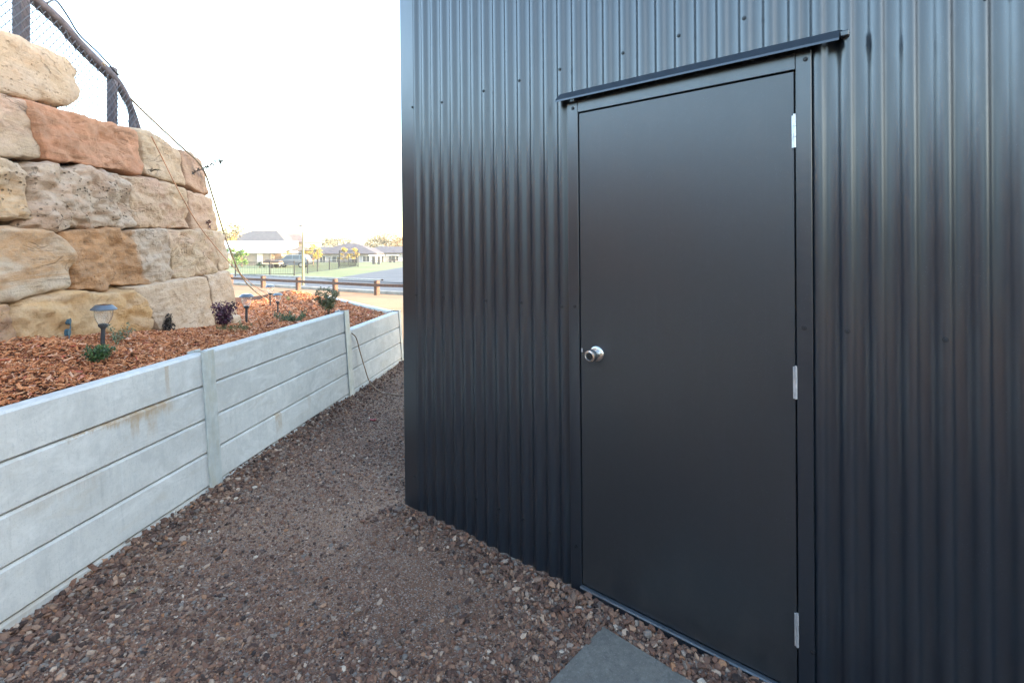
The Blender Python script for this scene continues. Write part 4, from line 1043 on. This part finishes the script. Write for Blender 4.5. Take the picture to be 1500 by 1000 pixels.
def hip_house(name,label,X,Y,rz,w,d,h,rh,wallm,roofm,winm,wins,group=None,over=.5,ridge=.5,extra=None,roofname='roof',garage=None):
    p=on_ground(X,Y); root=tag(empty(name,p,rz),label,'house',group)
    mb=MB(); mb.box((0,0,h/2-.5),(w,d,h+1)); wl=lbuild('wall',mb,wallm,root)
    a,b=w/2+over,d/2+over; rw=max(a-b*ridge*1.6,a*.15)
    mb=MB(); mb.add([(-a,-b,h),(a,-b,h),(a,b,h),(-a,b,h),(-rw,0,h+rh),(rw,0,h+rh),(-a,-b,h-.2),(a,-b,h-.2),(a,b,h-.2),(-a,b,h-.2)],
        [(0,1,5,4),(1,2,5),(2,3,4,5),(3,0,4),(6,7,1,0),(7,8,2,1),(8,9,3,2),(9,6,0,3),(9,8,7,6)])
    rf=lbuild(roofname,mb,roofm,root)
    for (x,z,ww,hh) in wins:
        mb=MB(); mb.box((x,-d/2-.02,z),(ww,.06,hh)); wn=lbuild('window',mb,winm,root)
        mb=MB()
        for (dx,dz,sx,sz) in ((0,hh/2+.04,ww+.16,.08),(0,-hh/2-.04,ww+.2,.08),(-ww/2-.04,0,.08,hh),(ww/2+.04,0,.08,hh),(0,0,.06,hh)): mb.box((x+dx,-d/2-.045,z+dz),(sx,.08,sz))
        lbuild('frame',mb,M_wframe,wn)
    return root,rf,wl
M_wframe=simple('window_frame',(.4,.4,.4),.5); M_win=simple('far_window',(.07,.08,.09),.1,scale=2)
M_cream=simple('render_cream',(.31,.25,.19),.85,scale=.5); M_whitew=simple('render_white',(.26,.27,.29),.85,scale=.5); M_beige=simple('render_beige',(.25,.21,.17),.85,scale=.5)
def roofmat(name,c):
    n=N(name); v=n.map(); w=n.n.new('ShaderNodeTexWave'); n.lk(v,w.inputs[0]); w.inputs['Scale'].default_value=2.5; w.bands_direction='Z'
    return n.fin(n.ramp(n.noise(v,1.2,5),[(.3,tuple(x*.8 for x in c)),(.7,tuple(x*1.2 for x in c))]),.8,n.bump(w.outputs[1],.6,.05))
M_rgrey=roofmat('tile_grey',(.075,.075,.08)); M_rbrown=roofmat('tile_brown',(.20,.14,.115)); M_rdark=roofmat('tile_dark',(.075,.068,.075)); M_rwhite=simple('metal_roof_white',(.72,.74,.75),.35,scale=.6)
def at(x,D): return (x-CX)/F*D
# two-storey house
D=150.; hz_=lambda y,D: (HY-y)/F*D
Xc=at(388,D); g0=float(gz(Xc,D))
h2=hz_(353.5,D)-g0; r2=hz_(337.5,D)-hz_(353.5,D)
hip_house('house','two-storey house with a broad grey hip roof beyond the park',Xc,D,0.04,16.0,12,h2,r2,M_cream,M_rgrey,M_win,[(-4,h2-1.6,1.8,1.3),(0,h2-1.6,1.8,1.3),(3.6,h2-1.6,1.2,1.3)],over=1.0)
D=156.; Xc=at(430,D); g1=float(gz(Xc,D)); h3=hz_(354.5,D)-g1
hip_house('house','cream two-storey house with a reddish brown roof right of the grey-roofed one',Xc,D,-.12,13,11,h3,hz_(343,D)-hz_(354.5,D),M_cream,M_rbrown,M_win,[(-3,h3-1.6,1.0,1.4),(0.5,h3-1.6,1.0,1.4),(3.5,h3-1.6,1.6,1.3),(-2,h3-4.4,1.6,1.6)],over=.9)
# white roofed garage
D=80.; Xc=at(356,D); g2=float(gz(Xc,D)); h4=hz_(370,D)-g2
root=tag(empty('garage',on_ground(Xc,D),.0),'low garage with a glaring white metal roof in front of the grey-roofed house','garage')
mb=MB(); mb.box((0,0,h4/2-.5),(12.4,7,h4+1)); lbuild('wall',mb,M_beige,root)
rh=hz_(353.5,D)-hz_(370,D)
mb=MB(); mb.prism([(-4.0,h4-.05),(-4.0,h4+.06),(3.9,h4+rh+.06),(3.9,h4-.05)],-7.1,7.3,'x'); lbuild('roof',mb,M_rwhite,root)
mb=MB(); mb.box((-1.2,-3.53,1.05),(2.6,.06,2.1)); lbuild('roller_door',mb,simple('roller_door',(.45,.40,.35),.7),root)
mb=MB(); mb.box((4.6,-3.53,.95),(.9,.06,2.0)); lbuild('door',mb,simple('garage_door',(.55,.50,.44),.7),root)
# brick wall by the car
D=78.; X0=at(401,D); mb=MB(); q=on_ground(X0,D); mb.box((q.x,q.y,q.z+.9),(2.6,.25,1.9)); mb.box((q.x,q.y,q.z+1.88),(2.7,.33,.08))
n_=N('brick_far'); bt=n_.n.new('ShaderNodeTexBrick'); n_.lk(n_.map((1,1,1),(0,0,0),(PI/2,0,0)),bt.inputs[0]); bt.inputs['Color1'].default_value=(.30,.18,.13,1); bt.inputs['Color2'].default_value=(.36,.24,.17,1); bt.inputs['Mortar'].default_value=(.45,.4,.35,1); bt.inputs['Scale'].default_value=3
tag(build('brick_wall',mb,n_.fin(bt.outputs[0],.9),origin=q),'short brown brick wall left of the parked car','wall')
# long dark roofed houses
D=112.; Xc=at(515,D); g3=float(gz(Xc,D)); h5=hz_(370.5,D)-g3
hip_house('house','long low white house with a dark grey hip roof across the lawn',Xc,D,.0,13.5,11,h5,hz_(356.5,D)-hz_(370.5,D),M_whitew,M_rdark,M_win,[(-4.5,h5-1.3,1.2,1.3),(-1.5,h5-1.3,1.8,1.2),(2.5,h5-1.3,1.2,1.8),(5,h5-1.2,1.4,1.2)],over=.8,ridge=.9)
D=118.; Xc=at(585,D); h6=hz_(369.5,D)-float(gz(Xc,D))
hip_house('house','white house with a flat-looking dark roof beside the shed corner',Xc,D,.03,16,11,h6,hz_(361,D)-hz_(369.5,D),M_whitew,M_rdark,M_win,[(-6,h6-1.3,1.4,1.2),(-3,h6-1.3,1.0,1.8),(0,h6-1.3,1.8,1.2)],over=.8,ridge=.4)
D=120.; Xc=at(476,D); h7=hz_(370,D)-float(gz(Xc,D))
hip_house('house','pale house behind the yellow tree with a bluish grey roof',Xc,D,.0,9,9,h7,hz_(361.5,D)-hz_(370,D),M_whitew,M_rgrey,M_win,[(-2,h7-1.3,1.4,1.2),(1.5,h7-1.3,1.4,1.2)],over=.6,ridge=.4)
# shade sail
D=70.; 
pk=P(443,359.5,D); corners_=[P(396,368.3,D-2.5),P(466,366.3,D-2.5),P(466,366.8,D+2.5),P(396,368.3,D+2.5)]
bs=on_ground(pk.x,D); root=tag(empty('shade_sail',bs),'brown peaked shade sail on posts over the parked car','shade sail')
mb=MB(); nn=10; vs=[];fs=[]
for layer in (0,-.04):
    for k in range(4):
        a=corners_[k]; b=corners_[(k+1)%4]
        for i in range(nn+1):
            for j in range(nn+1):
                t=i/nn; e=a.lerp(b,j/nn); sag=-.5*math.sin(PI*j/nn)*.0
                q=e.lerp(pk,t); q.z-= .55*math.sin(PI*t)*.5; q.z+=layer
                vs.append(q-bs)
m=(nn+1)**2
for L in range(8):
    for i in range(nn):
        for j in range(nn): fs.append((L*m+i*(nn+1)+j,L*m+i*(nn+1)+j+1,L*m+(i+1)*(nn+1)+j+1,L*m+(i+1)*(nn+1)+j))
mb.add(vs,fs); lbuild('sail',mb,simple('sail_cloth',(.16,.125,.10),.9),root)
for q in corners_:
    mb=MB(); mb.tube([Vector((q.x-bs.x,q.y-bs.y,-.5)),q-bs],.06,8); lbuild('post',mb,M_stake,root)
# car: wagon side profile seen from its right side, nose to the left
M_car=N('car_paint').fin((.085,.105,.135),.25,spec=.6,Coat_Weight=.5); M_tyre=simple('tyre',(.02,.02,.02),.8); M_rim=simple('rim',(.5,.5,.52),.3,.8); M_cglass=N('car_glass').fin((.03,.04,.05),.05,spec=.7)
D=65.; car=tag(empty('parked_car',on_ground(at(428.5,D),D),.06),'dark blue-grey wagon parked under the brown shade sail','car')
prof=[(-2.35,.45),(-2.38,.85),(-2.25,1.02),(-1.15,1.12),(-.45,1.70),(-.2,1.76),(1.55,1.78),(1.85,1.70),(2.2,1.10),(2.33,1.0),(2.33,.45),(1.85,.40),(1.75,.62),(1.45,.76),(1.1,.62),(1.0,.36),(-1.0,.36),(-1.1,.62),(-1.45,.76),(-1.75,.62),(-1.85,.42)]
mb=MB(); n=len(prof)
vs=[];ring=[(-.90,1.),(-.93,1.),(.93,1.),(.90,1.)]
lay=[]
for w in (-.9,-.82,.82,.9):
    for (x,z) in prof:
        inset=max(0,(z-1.1))*.16
        ww=(abs(w)-inset*(1 if abs(w)>.85 else 1))*(1 if w>0 else -1)
        vs.append((x,ww,z))
fs=[(i*n+k,i*n+(k+1)%n,(i+1)*n+(k+1)%n,(i+1)*n+k) for i in range(3) for k in range(n)]+[tuple(range(n)),tuple(range(3*n,4*n))]
mb.add(vs,fs); lbuild('body',mb,M_car,car)
for poly in ([(-1.0,1.16),(-.42,1.62),(.25,1.66),(.25,1.16)],[(.33,1.16),(.33,1.66),(1.15,1.68),(1.15,1.16)],[(1.23,1.16),(1.23,1.68),(1.68,1.66),(1.95,1.16)]):
    for sgn in (-1,1):
        mb=MB(); vs=[]
        for (x,z) in poly:
            w=(.905-max(0,z-1.1)*.16)*sgn; vs.append((x,w,z))
        for (x,z) in poly:
            w=(.86-max(0,z-1.1)*.16)*sgn; vs.append((x,w,z))
        mb.add(vs,[(0,1,2,3),(4,5,6,7),(0,1,5,4),(1,2,6,5),(2,3,7,6),(3,0,4,7)]); lbuild('window',mb,M_cglass,car)
for x in (-1.42,1.42):
    for y in (-.80,.80):
        mb=MB(); MW=Matrix.Translation((x,y,.37))@Matrix.Rotation(PI/2,4,'X'); mb.lathe([(0,-.11),(.30,-.11),(.365,-.08),(.365,.08),(.30,.11),(0,.11)],20,M=MW); wh=lbuild('wheel',mb,M_tyre,car,True,40)
        mb=MB(); mb.lathe([(0,-.12),(.21,-.12),(.22,-.105),(.22,.105),(.21,.12),(0,.12)],14,M=MW); lbuild('rim',mb,M_rim,wh)
for y in (-.6,.6):
    mb=MB(); mb.box((-2.36,y,.86),(.06,.36,.14),bev=.02); lbuild('headlight',mb,simple('headlamp',(.7,.7,.7),.15),car)
    mb=MB(); mb.box((2.30,y*1.25,1.02),(.08,.16,.28),bev=.02); lbuild('tail_light',mb,simple('tail_red',(.35,.03,.02),.3),car)
for x in (-2.38,2.36):
    mb=MB(); mb.box((x,0,.55),(.10,1.7,.2),bev=.03); lbuild('bumper',mb,M_tyre,car)
for y in (-.62,.62):
    mb=MB(); mb.tube([(-.1,y,1.84),(1.5,y,1.86)],.025,6); lbuild('roof_rail',mb,M_tyre,car)
# trailer in front of the car
D=62.; tr=tag(empty('flat_trailer',on_ground(at(400,D),D),.06),'low flat trailer with a pale deck left of the parked car','trailer')
mb=MB(); mb.box((0,0,.62),(2.0,1.4,.12),bev=.02); lbuild('deck',mb,simple('deck_ply',(.50,.40,.28),.8),tr)
mb=MB(); mb.box((0,0,.82),(1.9,1.36,.28),bev=.04); mb.box((-.4,0,1.02),(.8,1.0,.16),bev=.05); lbuild('load_cover',mb,simple('dark_tarp',(.06,.05,.05),.8),tr)
mb=MB(); mb.tube([(1.0,-.5,.55),(1.9,0,.5)],.04,6); mb.tube([(1.0,.5,.55),(1.9,0,.5)],.04,6); lbuild('drawbar',mb,M_tyre,tr)
for y in (-.78,.78):
    mb=MB(); MW=Matrix.Translation((.1,y,.31))@Matrix.Rotation(PI/2,4,'X'); mb.lathe([(0,-.08),(.26,-.08),(.31,-.06),(.31,.06),(.26,.08),(0,.08)],18,M=MW); lbuild('wheel',mb,M_tyre,tr,True,40)
# park lamp
D=27.5; lp=on_ground(at(444,D),D); hL=hz_(329,D)-lp.z
root=tag(empty('street_lamp',lp),'slender pale post-top street lamp behind the bollard fence','street lamp')
mb=MB(); mb.tube([(0,0,-.2),(0,0,hL*.5)],.075,12); mb.tube([(0,0,hL*.5),(0,0,hL-.45)],[.06,.05],12); lbuild('pole',mb,simple('pole_paint',(.13,.125,.065),.5,var=.1),root,True,40)
mb=MB(); mb.lathe([(.05,hL-.46),(.14,hL-.40),(.20,hL-.14),(.16,hL-.10)],16); lbuild('lantern',mb,simple('lantern_glass',(.75,.75,.72),.2),root,True,40)
mb=MB(); mb.lathe([(.16,hL-.10),(.30,hL-.08),(.28,hL-.03),(.10,hL),(0,hL)],16); lbuild('lamp_cap',mb,simple('lantern_cap',(.18,.18,.19),.5),root,True,40)
# black tubular fence
M_blk=simple('fence_black',(.018,.018,.02),.5)
pts=[(345,405.0),(395.4,404.5),(431,404),(450.5,401.5),(465,399.5),(482.5,397.5),(496,395.8),(510.5,393.5),(522.5,391.3)]
g=[gpt(*p) for p in pts]; root=tag(empty('pool_fence',g[1]),'black tubular metal fence around the park lawn','fence')
b0=g[1]
for q in g:
    mb=MB(); d=q-b0; mb.box((d.x,d.y,.6),(.075,.075,1.25)); lbuild('post',mb,M_blk,root)
for a,b in zip(g[:-1],g[1:]):
    mb=MB(); a_=a-b0; b_=b-b0
    for z in (.16,1.12): mb.tube([a_+Vector((0,0,z)),b_+Vector((0,0,z))],.02,4)
    n=int((b-a).length/.12)
    for i in range(1,n):
        q=a_.lerp(b_,i/n); mb.tube([q+Vector((0,0,.16)),q+Vector((0,0,1.12))],.0075,3,False)
    lbuild('panel',mb,M_blk,root)
# tall gate panel at the end
ge=gpt(522.5,391.3); g_=ge
root=tag(empty('park_gate',ge),'taller dark gate frame at the far end of the black fence','gate')
mb=MB()
for dx in (-2.6,0): mb.box((dx,.6,1.15),(.11,.11,2.4))
for z in (.2,2.2): mb.box((-1.3,.6,z),(2.5,.06,.07))
lbuild('frame',mb,M_blk,root)
mb=MB()
for i in range(16): mb.box((-2.5+i*.15,.6,1.2),(.03,.03,1.94))
lbuild('bars',mb,M_blk,root)
# picnic shelters
for (x,y,D_,lb) in ((551.5,387.5,86,'small open shelter with dark posts on the lawn'),(575,383,104,'smaller pale roofed shelter beyond the first, nearer the houses')):
    q=on_ground(at(x,D_),D_); root=tag(empty('park_shelter',q),lb,'shelter','shelters on the lawn')
    mb=MB(); mb.box((0,0,1.62),(2.5,1.4,.10),bev=.02); lbuild('roof',mb,M_rwhite,root)
    for dx in (-.45,.45):
        mb=MB(); mb.box((dx,0,.70),(.50,.5,1.42),bev=.05); lbuild('pillar',mb,simple('shelter_pillar',(.06,.065,.07),.7),root)
    mb=MB(); mb.box((0,0,.62),(1.8,.5,.07)); lbuild('bench',mb,M_boll,root)
# trees
M_bark=simple('bark',(.17,.13,.10),.9,scale=4)
def tree(name,x,ytop,D_,w,label,lm,seed,n=1500,leaf=.35,trunkf=.35,blobs=9,group='trees beyond the park',gap=.8):
    p=on_ground(at(x,D_),D_); h=hz_(ytop,D_)-p.z; root=tag(empty(name,p),label,'tree',group)
    r=random.Random(seed); mb=MB(); tr_=max(.06,h*.022)
    mb.tube([(0,0,-.3),(r.gauss(0,.02*h),0,h*.3),(r.gauss(0,.04*h),r.gauss(0,.03*h),h*.62)],[tr_*1.3,tr_,tr_*.5],8)
    cs_=[];rs_=[]
    for i in range(blobs):
        an=2*PI*i/blobs+r.uniform(-.4,.4); zz=h*r.uniform(trunkf+.12,.86); rr=w/2*r.uniform(.25,.78)
        c=Vector((math.cos(an)*rr,math.sin(an)*rr,zz)); cs_.append(tuple(c)); k=w*r.uniform(.13,.22); rs_.append((k,k,k*r.uniform(.6,.9)))
        mb.tube([(0,0,h*r.uniform(.25,.45)),c*.6+Vector((0,0,h*.1)),c],[tr_*.5,tr_*.3,tr_*.1],5)
    cs_.append((0,0,h*.88)); rs_.append((w*.2,w*.2,h*.11))
    lbuild('trunk',mb,M_bark,root,True)
    V,Fq=leaves(n,cs_,rs_,leaf,seed,.6,shell=.15); np_mesh('crown',V,Fq,lm,root)
ML_gum=leafmat('leaf_gum',(.06,.055,.03),(.12,.10,.055),(.20,.16,.085)); ML_yel=leafmat('leaf_yellow',(.18,.13,.025),(.32,.24,.05),(.42,.33,.10)); ML_far=leafmat('leaf_far',(.08,.08,.05),(.14,.13,.08),(.21,.19,.12)); ML_hg=leafmat('leaf_hedge',(.04,.09,.02),(.09,.17,.035),(.16,.26,.07))
tree('gum_tree',336,322,120,9,'tall sparse golden gum tree behind the end of the rock wall',ML_gum,71,900,.5,.35,9)
tree('gum_tree',341,346,100,4.5,'small yellow tree low behind the rock wall end',ML_yel,72,700,.3,.2,7)
tree('gum_tree',478,347.5,165,11,'pale sparse gum tree right of the street lamp',ML_far,73,900,.5,.3,9)
tree('gum_tree',497,347,172,11,'greyish gum tree behind the long dark roof, mid gap',ML_far,74,900,.5,.3,9)
tree('gum_tree',545,347,175,11,'rounded gum tree left of the tallest one above the dark roof',ML_gum,75,1100,.5,.3,9)
tree('gum_tree',567,338.5,178,14,'tallest gum tree above the dark roofs',ML_gum,76,1500,.5,.3,11)
tree('gum_tree',588,345,172,12,'orange tinted gum tree meeting the shed corner',leafmat('leaf_amber',(.12,.08,.03),(.21,.135,.055),(.29,.20,.09)),77,1200,.5,.3,9)
tree('yellow_tree',459,357,76,3.2,'bright yellow tree beside the shade sail',ML_yel,78,1100,.22,.1,9,'yellow trees in the gardens')
tree('yellow_tree',504,361.5,95,2.6,'yellow flowering bush in front of the long dark roof',ML_yel,79,800,.22,.1,7,'yellow trees in the gardens')
tree('yellow_tree',519,362.5,96,2.8,'second yellow bush, right of the first under the roof ridge',ML_yel,80,800,.22,.1,7,'yellow trees in the gardens')
tree('yellow_tree',421,367,77,3.2,'yellow hedge bush behind the parked car',ML_yel,84,900,.2,.05,7,'yellow trees in the gardens')
tree('garden_bush',340,361.5,66,3.0,'bright green bush behind the wall end',ML_hg,81,1500,.17,.05,9,'bushes by the garage')
tree('garden_bush',354,364.5,67,2.3,'second green bush touching the garage wall',ML_hg,82,1100,.17,.05,8,'bushes by the garage')
tree('garden_bush',381,383.5,62,1.4,'low dark green bush near the trailer',leafmat('leaf_hedge_dark',(.03,.05,.02),(.06,.09,.03),(.10,.13,.05)),83,500,.13,.05,6,'bushes by the garage')

# ------------------------------------------------------------------ morning haze over the park
hm=bpy.data.materials.new('haze'); hm.use_nodes=True; ht=hm.node_tree; ht.nodes.remove(ht.nodes['Principled BSDF'])
hv=ht.nodes.new('ShaderNodeVolumePrincipled'); hv.inputs['Color'].default_value=(.97,.97,.97,1); hv.inputs['Density'].default_value=.00035; hv.inputs['Anisotropy'].default_value=.2
ht.links.new(hv.outputs[0],ht.nodes['Material Output'].inputs['Volume'])
mb=MB(); mb.box((0,275,-2.6),(860,660,24)); o=build('haze',mb,hm); o['kind']='stuff'
# ------------------------------------------------------------------ grassy rise added behind the yard, out of view, to darken the steel's reflections
n_=N('hill_grass'); v_=n_.map(); M_hill=n_.fin(n_.ramp(n_.noise(v_,.7,8,.7),[(.3,(.035,.042,.022)),(.55,(.075,.080,.045)),(.75,(.12,.105,.065))]),.95,n_.bump(n_.noise(v_,2.,6,.7),.8,.3),spec=.1)
def hill(X,Y):
    d=np.clip((-12-Y)/16,0,1); k=d*d*(3-2*d); ex_=np.clip((58-np.abs(X+4))/20,0,1)
    return -1.62+(6.4+.9*np.sin(X*.21)+.5*np.sin(X*.53+1)+.25*np.sin(X*1.7))*k*ex_
grid_sheet('added_hillside',np.arange(-66,59,.8),np.arange(-46,-11.9,.7),hill,M_hill)
# ------------------------------------------------------------------ light, sky, camera
SUN_EL=math.radians(10.5); SUN_AZ=math.radians(97)       # azimuth clockwise from +Y
sv=Vector((math.sin(SUN_AZ)*math.cos(SUN_EL),math.cos(SUN_AZ)*math.cos(SUN_EL),math.sin(SUN_EL)))
w=bpy.data.worlds.new('World'); scene.world=w; w.use_nodes=True
nt=w.node_tree; sky=nt.nodes.new('ShaderNodeTexSky'); sky.sky_type='NISHITA'; sky.sun_disc=False
sky.sun_elevation=SUN_EL; sky.sun_rotation=SUN_AZ; sky.air_density=1.0; sky.dust_density=1.7; sky.ozone_density=1.0
bg=nt.nodes['Background']; nt.links.new(sky.outputs[0],bg.inputs[0]); bg.inputs[1].default_value=.15
ld=bpy.data.lights.new('sun','SUN'); ld.energy=2.0; ld.angle=math.radians(.5); ld.color=(1,.80,.58)
lo=bpy.data.objects.new('sun',ld); col.objects.link(lo); lo.rotation_euler=(-sv).to_track_quat('-Z','Y').to_euler()
cd=bpy.data.cameras.new('camera'); cd.sensor_width=36; cd.lens=F/1500*36; cd.shift_y=-(500-HY)/1500; cd.clip_end=3000; cd.clip_start=.05
co=bpy.data.objects.new('camera',cd); col.objects.link(co); co.location=(0,0,0); co.rotation_euler=(PI/2,0,0); scene.camera=co
vs_=scene.view_settings; vs_.view_transform='Standard'; vs_.look='None'; vs_.exposure=3.55; vs_.gamma=1
scene.cycles.max_bounces=8; scene.cycles.use_denoising=True
